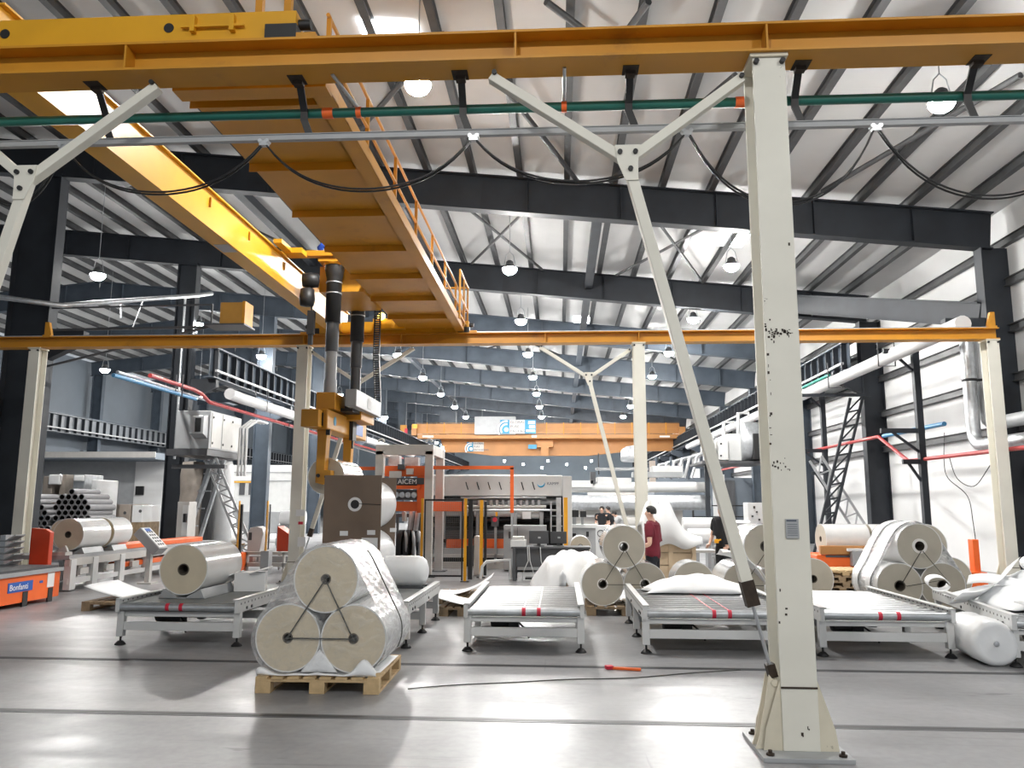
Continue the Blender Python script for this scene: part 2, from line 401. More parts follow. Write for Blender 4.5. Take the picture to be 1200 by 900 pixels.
# struts and crossed rods in the roof
for xs in (1.05, -9.0):
    for a, c in zip(FR[1:-1], FR[2:]):
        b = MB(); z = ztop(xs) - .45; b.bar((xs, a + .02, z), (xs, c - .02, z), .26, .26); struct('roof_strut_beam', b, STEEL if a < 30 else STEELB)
def rod(p, q, r=.045):
    b = MB(); b.tube([p, q], r, 8); struct('roof_brace_beam', b, PURLIN)
for (p, q) in (((-3.2, 20, 0), (-.6, 27, 0)), ((-.4, 20, 0), (-3.1, 27, 0)), ((2.2, 20, 0), (5.0, 27, 0)), ((4.8, 20, 0), (2.0, 27, 0)),
               ((-8.6, 20, 0), (-5.6, 27, 0)), ((-5.5, 20, 0), (-8.5, 27, 0)), ((-12.6, 20, 0), (-9.5, 27, 0)), ((-9.5, 20, 0), (-12.6, 27, 0)),
               ((-4, 36, 0), (0, 43, 0)), ((0, 36, 0), (-4, 43, 0)), ((3, 36, 0), (7, 43, 0)), ((7, 36, 0), (3, 43, 0))):
    rod((p[0], p[1], ztop(p[0]) - .12), (q[0], q[1], ztop(q[0]) - .12))
for (a, c) in (((587, 97), (677, 213)), ((862, 88), (715, 212)), ((1196, 88), (964, 224)), ((640, 2), (688, 38)), ((760, 2), (735, 36)), ((520, 40), (415, 160))):
    p = onroof(*a, dz=-.12); q = onroof(*c, dz=-.12); rod(p, q, .06)
# rooflights let into the lining
def rooflight(px, py, w, l, n):
    p = onroof(px, py, .16); p.y += l / 2 if n == 1 else 0; b = MB(); h = .1 * w / 2
    P = [V((p.x - w / 2, p.y - l / 2, p.z + h)), V((p.x + w / 2, p.y - l / 2, p.z - h)), V((p.x + w / 2, p.y + l / 2, p.z - h)), V((p.x - w / 2, p.y + l / 2, p.z + h))]
    b.prism(P, (0, 0, .04)); struct('window_%d' % n, b, SKYL)
rooflight(452, 26, 1.1, 1.6, 1); rooflight(860, 279, .8, 1.6, 2); rooflight(682, 380, .8, 2.6, 3); rooflight(103, 406, 1.0, 3.0, 4)
# walls
b = MB(); b.b2(11.05, 11.25, 7, YB, 0, 9.0); struct('wall_right', b, WALLW)
for i, z in enumerate((3.55, 4.75, 5.95, 7.1, 8.1)):
    b = MB(); b.ibeam((10.96, 7, z), (10.96, YB, z), .2, .14, .02, .03); struct('wall_girt_beam', b, PURLIN)
b = MB(); b.b2(-32.4, -32.2, -14, YB, 0, 11.2); struct('wall_left', b, WALLG)
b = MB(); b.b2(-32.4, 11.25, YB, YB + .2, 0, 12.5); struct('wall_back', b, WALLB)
# partition with mezzanine in the side bay, and its white sliding door
b = MB(); b.b2(-32.2, -24.2, 44, 44.2, 0, 4.0); struct('wall_side_bay', b, GREYP)
b = MB(); b.b2(-32.2, -21.8, 41.5, 44.2, 4.0, 4.35); b.k = 1; b.b2(-32.2, -21.8, 41.46, 41.5, 4.08, 4.4); struct('mezzanine_slab', b, [WALLG, OFFW])
b = MB(); b.b2(-24.2, -22.1, 43.95, 44.1, 0, 4.0)
for k in range(5): b.b2(-24.2, -22.1, 43.92, 43.95, .8 * k, .8 * k + .78)
d = struct('door_1', b, WALLW)
b = MB(); b.b2(-24.05, -23.6, 43.8, 43.92, 2.1, 2.6); b.build('door_handle', BLACK, d)
# crane runways of the hall: plate girders with upright stiffeners and a rail on top
def runway(x, z0, h, y0, y1, inn, m, railm, label, pale=STEELB):
    t = thing('runway_girder', label, 'crane runway', (x, y0, z0), 'runway girders along the hall')
    b = MB(); b.ibeam((x, y0, z0 + h / 2), (x, y1, z0 + h / 2), h, .4, .035, .02); b.build('plate_girder', m, t)
    b = MB(); y = y0 + .3
    while y < y1 - .1: b.b2(min(x, x + inn * .19), max(x, x + inn * .19), y - .02, y + .02, z0 + .04, z0 + h - .04); y += .8
    o = b.build('stiffener_plates', STEEL, t); o['kind'] = 'stuff'
    b = MB(); b.b2(x - .04, x + .04, y0, y1, z0 + h, z0 + h + .1); b.build('crane_rail', STEELB, t)
    b = MB(); b.b2(min(x + inn * .22, x + inn * .3), max(x + inn * .22, x + inn * .3), y0, y1, z0 + .2, z0 + .28); b.build('conductor_line', railm, t)
    return t
runway(-12.45, 6.1, 1.1, 27.0, 107, 1, STEELB, GREYP, 'grey runway girder with close upright stiffeners along the left column row')
runway(9.85, 6.2, 1.0, 27.0, 107, -1, STEELB, GREYP, 'grey runway girder with close upright stiffeners along the right column row')
runway(-30.6, 5.9, 1.1, 30, 107, 1, STEELG, GREYP, 'pale runway girder seen through the columns of the side bay')
# knee beam from the second frame to the column beside the near runway end
p = dp(925, 356, 27.0); q = dp(1148, 369, 19.6)
b = MB(); b.ibeam(p, q, .62, .28, .03, .03); struct('eaves_beam', b, STEEL)
# ------------------------------------------------------------------ high bay lamps
def make_lamp():
    t = thing('hanging_lamp', 'lamp', 'ceiling lamp', (0, 0, 0), 'high bay lamps under the roof')
    b = MB(); b.lathe([(.05, .26), (.10, .22), (.12, .14), (.17, .07), (.215, .03), (.21, .02), (.19, .05), (.02, .1)], (0, 0, 0), n=20); b.build('lamp_housing', DGREY, t)
    b = MB(); b.lathe([(.0, -.15), (.09, -.135), (.16, -.09), (.2, -.02), (.205, .02), (.2, .03), (.0, .03)], (0, 0, 0), n=20); b.build('lamp_diffuser', LAMPE, t)
    b = MB(); b.tube([(-.16, 0, .12), (-.1, 0, .42), (0, 0, .52), (.1, 0, .42), (.16, 0, .12)], .012, 6); b.build('lamp_bracket', GALV, t)
    b = MB(); b.tube([(0, 0, .52), (0, 0, 1.0)], .01, 6); b.build('suspension_rod', GALV, t)
    return t
LAMP0 = make_lamp(); first = True
lampspots = [((6.27, 12.49), 'lit round lamp hanging alone in front of the first dark rafter, near the white column'),
             ((-2.2, 11.47), 'lit round lamp half hidden by the near orange runway beam'),
             ((-9.2, 10.6), None)]
lampspots = [l for l in lampspots if l[1]] + [((-2.0, -2.6), 'added unseen fill lamp behind the camera on the left'), ((6.2, -2.6), 'added unseen fill lamp behind the camera on the right')]  # two unseen lamps added behind the camera to light the near fronts
rows = ((-13.35, 'row over the left columns'), (-7.15, 'row over the left machines'), (-1.38, 'row over the hall middle'), (4.76, 'row over the right half'))
order = ['first', 'second', 'third', 'fourth', 'fifth', 'sixth', 'seventh', 'eighth', 'ninth', 'tenth', 'eleventh', 'twelfth']
for xr, nm in rows:
    for k in range(12):
        y = 21.4 + 6.35 * k
        if k == 7: continue
        if xr == -7.15 and k < 2: continue
        lampspots.append(((xr, y), 'lit high bay lamp, %s from the camera in the %s' % (order[k], nm)))
lampspots += [((-20.5, 34), 'lit lamp in the dark side bay, the one beside the cream crane column'), ((-20.3, 43), 'lit lamp in the dark side bay, the one left of the white door'),
              ((-26, 52), 'lit lamp of the side bay deepest over the mezzanine')]
for (x, y), lb in lampspots:
    t = LAMP0 if first else dup(LAMP0, (x, y, 8.2))
    first = False; z = 8.2 if x > -18 else 7.6
    t.location = (x, y, z); t['label'] = lb
    if 11 < y < 13:
        dfo = [c for c in kids(t) if c.name.startswith('lamp_diffuser')][0]; dfo.data = dfo.data.copy(); dfo.data.materials[0] = LAMPS
    rodo = [c for c in kids(t) if c.name.startswith('suspension')][0]
    L = (ztop(x) + .2 - z - .52) / .48
    rodo.scale = (1, 1, L); rodo.location = (0, 0, .52 - .52 * L)
# ================================================================== crane runway in front and its columns
ZB = 5.18                       # underside of both orange runway beams
YN, YFAR = 5.92, 17.09
HB = .245
def runway_beam(x0, x1, y, label, joints, stops):
    t = thing('crane_runway_beam', label, 'crane beam', ((x0 + x1) / 2, y, ZB))
    b = MB(); b.ibeam((x0, y, ZB + HB / 2), (x1, y, ZB + HB / 2), HB, .30, .02, .014); b.build('beam', ORANGE, t)
    for xj in joints:
        b = MB(); b.b2(xj - .008, xj + .008, y - .145, y + .145, ZB + .02, ZB + HB - .02); b.build('stiffener_plate', ORANGE, t)
    b = MB(); b.b2(x0 + .1, x1 - .1, y - .025, y + .025, ZB + HB, ZB + HB + .045); b.build('rail', GALV, t)
    for xs in stops:
        b = MB(); b.b2(xs - .09, xs + .09, y - .1, y + .1, ZB + HB, ZB + HB + .05); s = -1 if xs > 0 else 1
        b.prism([(xs - s * .09, y - .04, ZB + HB), (xs + s * .09, y - .04, ZB + HB), (xs + s * .0, y - .04, ZB + HB + .36), (xs - s * .09, y - .04, ZB + HB + .36)], (0, .08, 0))
        b.build('end_stop', ORANGE, t)
    return t
NB = runway_beam(-7.2, 5.6, YN, 'near orange runway beam crossing the whole top of the photo', [dp(158, 70, YN).x, dp(605, 60, YN).x, dp(893, 45, YN).x, 4.9, -5.6], [])
b = MB()
FBx = [dp(p, 392, YFAR).x for p in (358, 471, 639, 748)]
FB = runway_beam(-13.0, 9.3, YFAR, 'far orange runway beam carried on four cream columns', FBx, [9.2, -11.7])
burn = [dp(px, 86, YN).x for px in (345, 538, 740, 943, 1155)] + [dp(105, 100, YN).x]
for xb in burn:
    b = MB(); b.box((xb, YN + .075, ZB - .002), (.13, .15, .006)); b.box((xb, YN + .11, ZB - .02), (.08, .07, .03)); b.build('burnt_weld_mark', BURN, NB)
# ---- cream columns
def crane_column(x, y, label, big=False, h=ZB, sign=False):
    t = thing('crane_column', label, 'column', (x, y, 0))
    w, d = .25, .30
    b = MB(); b.ibeam((x, y, .03), (x, y, h - .03), d, w, .02, .014, up=(0, 1, 0)); b.build('column_shaft', CREAM, t, .004)
    b = MB(); b.b2(x - w / 2 - .02, x + w / 2 + .02, y - d / 2 - .02, y + d / 2 + .02, h - .03, h)
    b.build('cap_plate', GUSSET, t)
    b = MB()
    for sx in (-.1, .1): b.cyl((x + sx, y - d / 2 - .035, h - .07), (x + sx, y - d / 2, h - .07), .022, n=6)
    b.build('cap_bolts', BLACK, t)['kind'] = 'stuff'
    b = MB(); b.b2(x - .30, x + .30, y - .31, y + .31, 0, .03); b.build('base_plate', GREYP, t, .003)
    for s in (-1, 1):
        for yy in (-d / 2 + .02, d / 2 - .02):
            b = MB(); x0 = x + s * w / 2
            b.prism([(x0, y + yy - .008, .03), (x0 + s * .13, y + yy - .008, .03), (x0 + s * .11, y + yy - .008, .17), (x0, y + yy - .008, .50)], (0, .016, 0))
            b.build('gusset_plate', GUSSET, t)
    b = MB(); b.b2(x - w / 2, x + w / 2, y - d / 2 - .006, y - d / 2, .44, .452); b.build('welded_seam', BURN, t)
    for sx in (-.24, .24):
        for sy in (-.25, .25):
            b = MB(); b.cyl((x + sx, y + sy, .03), (x + sx, y + sy, .045), .028, n=6); b.cyl((x + sx, y + sy, .045), (x + sx, y + sy, .065), .014, n=8); b.build('anchor_bolt', BURN, t)
    return t
XC = 1.642
NC = crane_column(XC, YN + .05, 'scuffed white steel column nearest the camera under the near orange beam')
p = dp(928, 619, YN - .1)
b = MB(); yy = YN - .1 - .012
b.b2(p.x - .045, p.x + .045, yy - .002, yy + .012, p.z - .07, p.z + .065); b.build('notice_paper', GREYP, NC)
b = MB(); b.b2(p.x - .04, p.x + .03, yy - .004, yy - .001, p.z + .048, p.z + .058)
for i in range(6): b.b2(p.x - .036, p.x + .034, yy - .004, yy - .001, p.z - .05 + i * .015, p.z - .047 + i * .015)
b.build('notice_lines', LETD, NC)
# chipped paint of the near column
b = MB(); rr = random.Random(3)
for (cx, cy, n, sx, sy) in ((893, 385, 26, 4, 40), (913, 390, 30, 16, 4), (898, 470, 22, 3, 60), (912, 545, 16, 14, 8), (901, 500, 20, 3, 60), (905, 388, 10, 5, 14), (922, 700, 4, 12, 30), (930, 260, 3, 10, 60), (944, 858, 4, 6, 6)):
    for i in range(n):
        q = dp(cx + rr.uniform(-sx, sx), cy + rr.uniform(-sy, sy), YN - .1)
        if not (XC - .122 < q.x < XC + .122): continue
        w = rr.uniform(.004, .018); h = rr.uniform(.004, .024); b.box((q.x, YN - .1 - .0012, q.z), (w, .003, h))
b.build('chipped_paint', BURN, NC)['kind'] = 'stuff'
fcols = []
for px, lab in ((45, 'cream crane column at the left, behind the red machine panel'), (357, 'cream crane column behind the board-ended film stack'), (748, 'cream crane column directly behind the man in the maroon shirt'), (1160, 'cream crane column at the right end of the far runway beam')):
    x = dp(px, 405, YFAR).x
    c = crane_column(x, YFAR + .02, lab); fcols.append(x)
    if px == 357:
        for (qx, qy, w, h, m_) in ((352, 601, .2, .14, PAPER), (353, 635, .17, .2, PAPER), (352, 613, .1, .06, REDT)):
            q = dp(qx, qy, YFAR - .15); b = MB(); b.b2(q.x - w / 2, q.x + w / 2, YFAR - .142, YFAR - .13, q.z - h / 2, q.z + h / 2); b.build('posted_notice', m_, c)
# ---- fork shaped braces
def fork_brace(y, xcol, s, base_z, label, zn, xo):
    """s = +1: node on the right of its column; arms up to the beam, leg down to the column's foot"""
    xn = xcol + s * xo
    t = thing('fork_brace', label, 'brace', (xn, y, 0), 'fork shaped braces of the crane runway')
    k = zn; top = ZB - .0
    b = MB(); b.bar((xn, y, k), (xcol + s * .19, y, top - .15), .075, .09, up=(0, 1, 0)); b.build('brace_arm', CREAM, t, .006)
    xb = xn + s * .98 * xo / 1.0
    b = MB(); b.bar((xn, y, k), (xb, y, top - .075), .075, .09, up=(0, 1, 0)); b.build('brace_arm', CREAM, t, .006)
    foot = V((xcol + s * .13, y, base_z)); node = V((xn, y, k)); d = (node - foot).normalized()
    a = foot + d * .60
    b = MB(); b.bar(node, a, .085, .085, up=(0, 1, 0)); b.build('brace_leg', CREAM, t, .006)
    b = MB(); b.bar(a + d * .16, a - d * .02, .092, .092, up=(0, 1, 0)); b.build('burnt_leg_end', BURN, t)
    for o in (-.022, .022):
        b = MB(); b.tube([a + V((0, o, 0)), foot + d * .14 + V((0, o, 0))], .009, 6); b.build('tie_rod', GALV, t)
    b = MB(); b.bar(foot + d * .17, foot + d * .08, .06, .075, up=(0, 1, 0)); b.build('turnbuckle_end', BURN, t)
    b = MB(); e = V((xcol + s * .13, y, 0))
    for o in (-.05, .05):
        b.prism([(xcol + s * .134, y + o - .008, .03), (xcol + s * .30, y + o - .008, .03), (xcol + s * .27, y + o - .008, .12), (foot.x + s * .06, y + o - .008, base_z + .10), (xcol + s * .134, y + o - .008, base_z + .03)], (0, .016, 0))
    b.cyl((foot.x + s * .025, y - .07, base_z + .05), (foot.x + s * .025, y + .07, base_z + .05), .025, n=10)
    b.build('foot_clevis', GUSSET, t)
    b = MB(); u = .10
    b.prism([(xn - u, y - .055, k + .12), (xn + u, y - .055, k + .12), (xn + u * .8, y - .055, k - .02), (xn - s * .03 + .05, y - .055, k - .17), (xn - s * .03 - .05, y - .055, k - .17), (xn - u * .8, y - .055, k - .02)], (0, .012, 0))
    b.build('node_plate', CREAM, t)
    b = MB()
    for (ox, oz) in ((-.06, .06), (.06, .06), (-s * .02, -.08)): b.cyl((xn + ox, y - .075, k + oz), (xn + ox, y - .05, k + oz), .02, n=8)
    for xx, zz in ((xcol + s * .2, top - .15), (xb - s * .03, top - .06)): b.cyl((xx, y - .07, zz), (xx, y + .02, zz), .02, n=8)
    b.build('brace_bolts', BLACK, t)['kind'] = 'stuff'
    return t
n1 = dp(735, 190, YN); n2 = dp(33, 213, YN); n3 = dp(690, 443, YFAR); n4 = dp(420, 449, YFAR)
fork_brace(YN, XC, -1, .42, 'big white fork shaped brace whose long leg leans to the foot of the near column', n1.z, XC - n1.x)
xo = n2.x + 5.42
fork_brace(YN, -5.42, 1, .42, 'white fork shaped brace cut by the left edge, one arm rising to the near beam', n2.z, xo)
fork_brace(YFAR, fcols[2], -1, .42, 'slender far fork shaped brace before the far machines, left of the man in maroon', n3.z, fcols[2] - n3.x)
fork_brace(YFAR, fcols[1], 1, .42, 'far fork shaped brace partly hidden by the lifting masts and the board-ended stack', n4.z, n4.x - fcols[1])
crane_column(-5.42, YN + .05, 'white steel column of the near runway beam standing just past the left edge')
# ---- green conductor tube, festoon track and its loops
YT = 6.27
za = dp(600, 127, YT).z
t = thing('conductor_tube', 'green conductor tube with red joints hanging below the near orange beam', 'conductor rail', (0, YT, za))
b = MB(); b.cyl((-7.5, YT, za), (5.6, YT, za), .04, n=12); b.build('tube', GREEN, t)
for px in (385, 421, 661, 868):
    q = dp(px, 125, YT); w = .045 if px in (385, 868) else .022
    b = MB(); b.cyl((q.x - w, YT, za), (q.x + w, YT, za), .047, n=12); b.build('red_joint', REDO, t)
for (px, py) in ((404, 78), (661, 68)):
    q = dp(px, py, YT); e = dp(421 if px < 500 else 661, 118, YT); b = MB(); b.tube([V((q.x, YN - .0, ZB - .005)), V((e.x, YT, za + .03))], .015, 8); b.build('hanger_tube', GALV, t)
YR = 6.21
zr = dp(600, 155, YR).z
t = thing('festoon_track', 'bright C-shaped festoon track hanging on black straps below the green tube', 'festoon track', (0, YR, zr))
b = MB(); b.ibeam((-7.5, YR, zr), (5.6, YR, zr), .055, .05, .006, .03); b.build('track', GREYP, t)
for px in (105, 345, 538, 740, 943, 1155):
    xb = dp(px, 90, YN).x; b = MB(); zt = za + .0
    yk = YT - .07
    b.bar((xb, YN + .14, ZB - .005), (xb, yk, zt - .02), .06, .016, up=(0, 1, 0)); b.bar((xb, yk, zt), (xb, yk, zt - .10), .06, .016, up=(0, 1, 0)); b.bar((xb, yk, zt - .09), (xb + .05, YR, zr + .02), .06, .016, up=(0, 1, 0))
    b.build('hanger_strap', BLACK, t)
clips = [dp(px, 160, YR).x for px in (-30, 77, 310, 555, 805, 1027, 1290)]
for xcl in clips:
    b = MB(); b.box((xcl, YR, zr - .045), (.07, .05, .05)); b.cyl((xcl - .03, YR - .03, zr - .03), (xcl - .03, YR + .03, zr - .03), .018, n=10); b.cyl((xcl + .03, YR - .03, zr - .03), (xcl + .03, YR + .03, zr - .03), .018, n=10)
    b.build('cable_clip', GALV, t)
names = ['sagging black cable loop cut by the left edge below the festoon track', 'black cable loop sagging across the left orange girder', 'black cable loop sagging across the ribbed orange walkway', 'thin black cable loop sagging before the first dark rafter left of the near column', 'black cable loop sagging behind the near white column', 'black cable loop sagging at the right edge under the festoon track']
for i in range(len(clips) - 1):
    x0, x1 = clips[i] + .02, clips[i + 1] - .02
    sag = [.5, .42, .43, .40, .62, .6][i]
    b = MB()
    for off in ((0, .013, 1.0), (.01, -.013, .97)):
        pts = []
        for k in range(25):
            u = k / 24; c = (math.cosh(2.2 * (2 * u - 1)) - math.cosh(2.2)) / (math.cosh(2.2) - 1)
            pts.append((x0 + (x1 - x0) * u, YR + off[1], zr - .06 + sag * off[2] * c))
        b.tube(pts, .0085, 6)
    tag(b.build('hanging_cable', GLOSSB), names[i], 'cable', 'festoon cable loops')
# ================================================================== the overhead crane
XG0, XG1 = -5.09, -4.85
ZG0, ZG1 = 5.47, 5.98
t = thing('overhead_crane', 'orange overhead travelling crane spanning between the two runway beams', 'crane', (-4, 11.5, 5.4))
Y0, Y1 = YN + .1, YFAR + .35
b = MB(); b.b2(XG0, XG1, Y0, Y1, ZG0, ZG1); b.b2(XG0 - .04, XG1 + .05, Y0, Y1, ZG1, ZG1 + .02); b.b2(XG0 - .02, XG1 + .03, Y0, Y1, ZG0 - .015, ZG0)
g = b.build('box_girder', YELLOW, t)
b = MB(); b.b2((XG0 + XG1) / 2 - .03, (XG0 + XG1) / 2 + .03, Y0, Y1, ZG1 + .02, ZG1 + .07); b.build('trolley_rail', GALV, g)
q = dp(283, 303, 11)
b = MB(); b.b2(XG0 + .01, XG1 - .01, 10.9, 11.25, ZG0 - .02, ZG0 - .015); b.build('splice_plate', GREYP, g)
for yy in (10.2, 11.6, 13.2):
    b = MB(); b.b2(XG1, XG1 + .03, yy, yy + .02, ZG1 - .22, ZG1 - .08); b.build('girder_lug', ORANGE, g)
# second girder with the ribbed walkway below it
XD0, XD1 = -3.53, -2.10
ZD = 5.45
b = MB(); b.b2(XD0, XD0 + .28, Y0, Y1, ZD + .09, 5.72); b.build('second_girder', ORANGE, t)
b = MB(); b.b2(XD0, XD1, 6.3, Y1, ZD + .085, ZD + .1); b.b2(XD1 - .19, XD1, 6.3, Y1, ZD - .0, ZD + .012); b.b2(XD1 - .19, XD1 - .18, 6.3, Y1, ZD, ZD + .09); b.b2(XD1 - .01, XD1, 6.3, Y1, ZD, ZD + .16)
w = b.build('walkway_deck', ORANGE, t)
yy = 6.9; k = 0
while yy < Y1:
    b = MB(); b.b2(XD0, XD1 - .19, yy - .006, yy + .006, ZD - .01, ZD + .085); b.build('deck_rib', ORANGE, w); yy += 1.465; k += 1
b = MB(); b.b2(XD0, XD1, 6.55, 6.75, ZD - .02, ZD + .08); b.build('deck_end_beam', ORANGE, w)
# handrail along the walkway
h = None
b = MB(); xh = XD1 - .02; 
for zz in (6.17, 5.83): b.tube([(xh, 6.6, zz), (xh, Y1 - .3, zz)], .02, 8)
hr = b.build('handrail', ORANGE, t)
yy = 6.65
while yy < Y1:
    b = MB(); b.b2(xh - .02, xh + .02, yy - .02, yy + .02, ZD + .1, 6.17); b.build('handrail_post', ORANGE, hr); yy += 1.5
b = MB()
for (ya, yb) in ((Y1 - 1.5, Y1 - .1),):
    for zz in (5.6, 6.0, 6.55): b.tube([(xh + .05, ya, zz), (xh + .05, yb, zz), (xh - .5, yb, zz)], .022, 8)
    for y_ in (ya, (ya + yb) / 2, yb): b.tube([(xh + .05, y_, 5.5), (xh + .05, y_, 6.55)], .022, 8)
b.build('end_cage', ORANGE, hr)
b = MB(); b.tube([(xh - .06, 7 + .25 * i, 5.62 + .05 * math.sin(i * 1.1)) for i in range(38)], .02, 6); b.build('power_cable', GALV, w)
for xx in (-2.55, -2.3):
    b = MB(); b.b2(xx - .03, xx + .03, 6.05, 6.11, 5.5, 7.3); b.build('access_post', ORANGE, t)
# end carriages
def carriage(y, x0, x1, near):
    b = MB(); z0, z1 = ZB + HB + .02, ZB + HB + .275
    b.b2(x0, x1, y - .09, y + .09, z0, z1)
    c = b.build('end_carriage', YELLOW, t, .008)
    s = y - .09
    for px in ((6, 40), (198, 33)) if near else ():
        q = dp(px[0], px[1], s); b = MB(); b.cyl((q.x, s - .006, q.z), (q.x, s + .01, q.z), .042, n=20); b.build('hub_hole', BLACK, c)
    for xx, d in ((x1, 1), (x0, -1)):
        b = MB(); b.cyl((xx, y, z1 - .08), (xx + d * .1, y, z1 - .08), .045, n=14); b.build('bumper', BLACK, c)
        b = MB(); b.b2(xx - .24 if d > 0 else xx - .02, xx + .02 if d > 0 else xx + .24, y - .135, y + .05, z0 - .02, z0 + .11); b.build('wheel_box', BLACK, c)
        b = MB(); b.b2(xx - .12 if d > 0 else xx - .18, xx + .18 if d > 0 else xx + .12, y - .13, y + .13, z0 - .01, z0 + .03); b.build('rail_sweeper', ORANGE, c)
    b = MB(); zc = z0 + .12
    b.bar((x1 - .95, s - .03, zc), (x1 - .42, s - .03, zc), .02, .02)
    for xx in (x1 - .85, x1 - .52): b.b2(xx - .02, xx + .02, s - .05, s, zc - .05, zc + .09)
    b.build('limit_switch_bracket', YELLOW, c)
    return c
carriage(YN, -5.9, dp(345, 40, YN - .11).x, True)
c2 = carriage(YFAR, -5.6, -2.0, False)
b = MB(); b.b2(-4.1, -3.4, YFAR - .3, YFAR - .12, 5.5, 5.72); b.build('drive_box', YELLOW, c2)
q = dp(447, 371, YFAR - .33); b = MB(); b.lathe([(0, -.04), (.07, -.03), (.09, 0), (.07, .03), (.07, .08)], (q.x, YFAR - .34, q.z), (0, 1, 0)); b.build('warning_lamp', AMBER, c2)
# ---- trolley with its two telescopic masts
XM = -4.05
t = thing('crane_trolley', 'trolley of the overhead crane with two black telescopic masts and an orange roll gripper', 'hoist', (XM, 14.3, 2.1))
b = MB(); b.b2(XG0 - .02, XD0 + .2, 13.35, 13.5, 6.06, 6.16); b.b2(XG0 - .02, XD0 + .2, 15.5, 15.65, 6.06, 6.16); b.b2(XM - .32, XD0 - .02, 13.75, 15.2, 5.5, 5.98); b.b2(XM - .25, XM + .25, 13.4, 15.6, 5.97, 6.03); b.build('trolley_frame', ORANGE, t, .006)
b = MB(); b.b2(XG1 + .06, XG1 + .38, 13.0, 13.3, 6.01, 6.1); b.b2(XG1 + .06, XG1 + .2, 12.5, 13.0, 6.02, 6.09); b.build('wheel_guard', YELLOW, t)
b = MB(); b.tube([(XM - .2, 13.5, 6.1), (XM - .22, 13.4, 6.22), (XM - .1, 13.35, 6.32), (XM + .0, 13.5, 6.28), (XM + .1, 13.9, 6.1)], .06, 10); b.build('blue_hose', CLEANBLUE, t)
for (yy, zb) in ((13.6, 3.6), (15.3, 3.6)):
    b = MB(); b.lathe([(.20, .03), (.20, -.03), (.15, -.04)], (XM, yy, 5.97), n=20); f_ = b.build('mast_flange', ORANGE, t)
    b = MB(); b.lathe([(.175, 0), (.175, -.06), (.15, -.2), (.138, -.24), (.135, -1.05), (.0, -1.05)], (XM, yy, 5.94), n=24); m1 = b.build('mast_sleeve', BLACK, t)
    for zz in (5.62, 5.42):
        b = MB(); b.lathe([(.132, .012), (.147, .01), (.147, -.01), (.132, -.012)], (XM, yy, zz), n=24); b.build('hose_clamp', GALV, m1)
    b = MB(); b.lathe([(.115, 4.95), (.115, 4.38), (.11, 4.36), (.1, 4.36)], (XM, yy, 0), n=24); b.build('mast_tube', DGREY, t)
    b = MB(); b.lathe([(.098, 4.4), (.098, 3.6)], (XM, yy, 0), n=24); b.build('inner_mast_tube', GREYP if yy < 14 else DGREY, t)
    b = MB(); b.lathe([(.11, 3.85), (.115, 3.57)], (XM, yy, 0), n=24); b.build('mast_foot', GREYP, t)
b = MB(); b.lathe([(.0, .16), (.12, .14), (.14, 0), (.12, -.14), (0, -.16)], (-4.42, 13.4, 5.62), (1, .2, 0), n=14); b.lathe([(0, .2), (.12, .18), (.14, 0), (.12, -.12), (0, -.14)], (-4.47, 13.4, 5.28), n=14); b.tube([(-4.42, 13.4, 5.6), (-4.45, 13.4, 5.3)], .05, 8); b.build('hoist_motor', BLACK, t)
b = MB(); b.tube([(-4.38, 13.4, 5.2), (-4.38, 13.4, 4.55)], .018, 6); b.box((-4.38, 13.4, 4.85), (.12, .1, .42)); b.box((-4.38, 13.4, 4.6), (.07, .07, .3)); b.build('load_chain', BLACK, t)
def chainpt(i):
    u = i / 44; return V((-3.62 + .14 * max(0, u - .6), 15.2, 5.75 - 2.05 * u))
b = MB()
for i in range(45):
    c_ = chainpt(i); b.box(c_, (.10, .08, .018)); b.box(c_ + V((-.055, 0, -.02)), (.014, .085, .05)); b.box(c_ + V((.055, 0, -.02)), (.014, .085, .05))
b.build('cable_drag_chain', BLACK, t)
b = MB(); b.b2(-3.72, -3.52, 13.4, 15.3, 3.36, 3.66); cb = b.build('control_box', GREYP, t, .01)
b = MB(); b.b2(-3.52, -3.515, 14.2, 14.5, 3.42, 3.6); b.build('control_label', PAPER, cb)
b = MB(); b.b2(-3.92, -3.66, 13.7, 14.3, 3.30, 3.36); b.b2(-3.86, -3.7, 13.9, 14.2, 3.36, 3.7); b.build('valve_block', BLACK, t)
# gripper
b = MB(); b.b2(XM - .17, XM + .17, 13.35, 15.6, 3.3, 3.6); b.build('gripper_head', ORANGE, t, .015)
b = MB(); b.b2(XM + .1, XM + .42, 14.2, 15.2, 3.2, 3.45); b.build('head_bracket', ORANGE, t, .01)
b = MB(); b.b2(XM - .16, XM + .15, 13.0, 15.7, 2.93, 3.27); gb = b.build('gripper_beam', ORANGE, t, .02)
b = MB(); b.b2(XM - .24, XM + .06, 12.8, 13.1, 2.95, 3.24); b.build('gripper_end_box', ORANGE, gb, .012)
b = MB(); b.b2(XM - .02, XM + .08, 12.975, 13.0, 2.98, 3.2); b.build('black_inset', BLACK, gb)
q = V((XM + .152, 13.45, 3.1)); b = MB(); b.cyl((q.x - .003, q.y, q.z), (q.x + .004, q.y, q.z), .08, n=18); b.build('round_sticker', BLUES, gb)
b = MB(); b.b2(XM + .15, XM + .156, 14.9, 15.4, 2.99, 3.2); b.build('blue_plate', WASHED, gb)
b = MB(); b.b2(XM + .15, XM + .22, 14.4, 14.65, 2.85, 3.35); b.b2(XM + .17, XM + .2, 14.5, 14.55, 2.7, 2.85); b.build('cable_box', BLACK, gb)
RG = .318
q = dp(383, 558, 13.5); ZR = q.z; XR0 = q.x
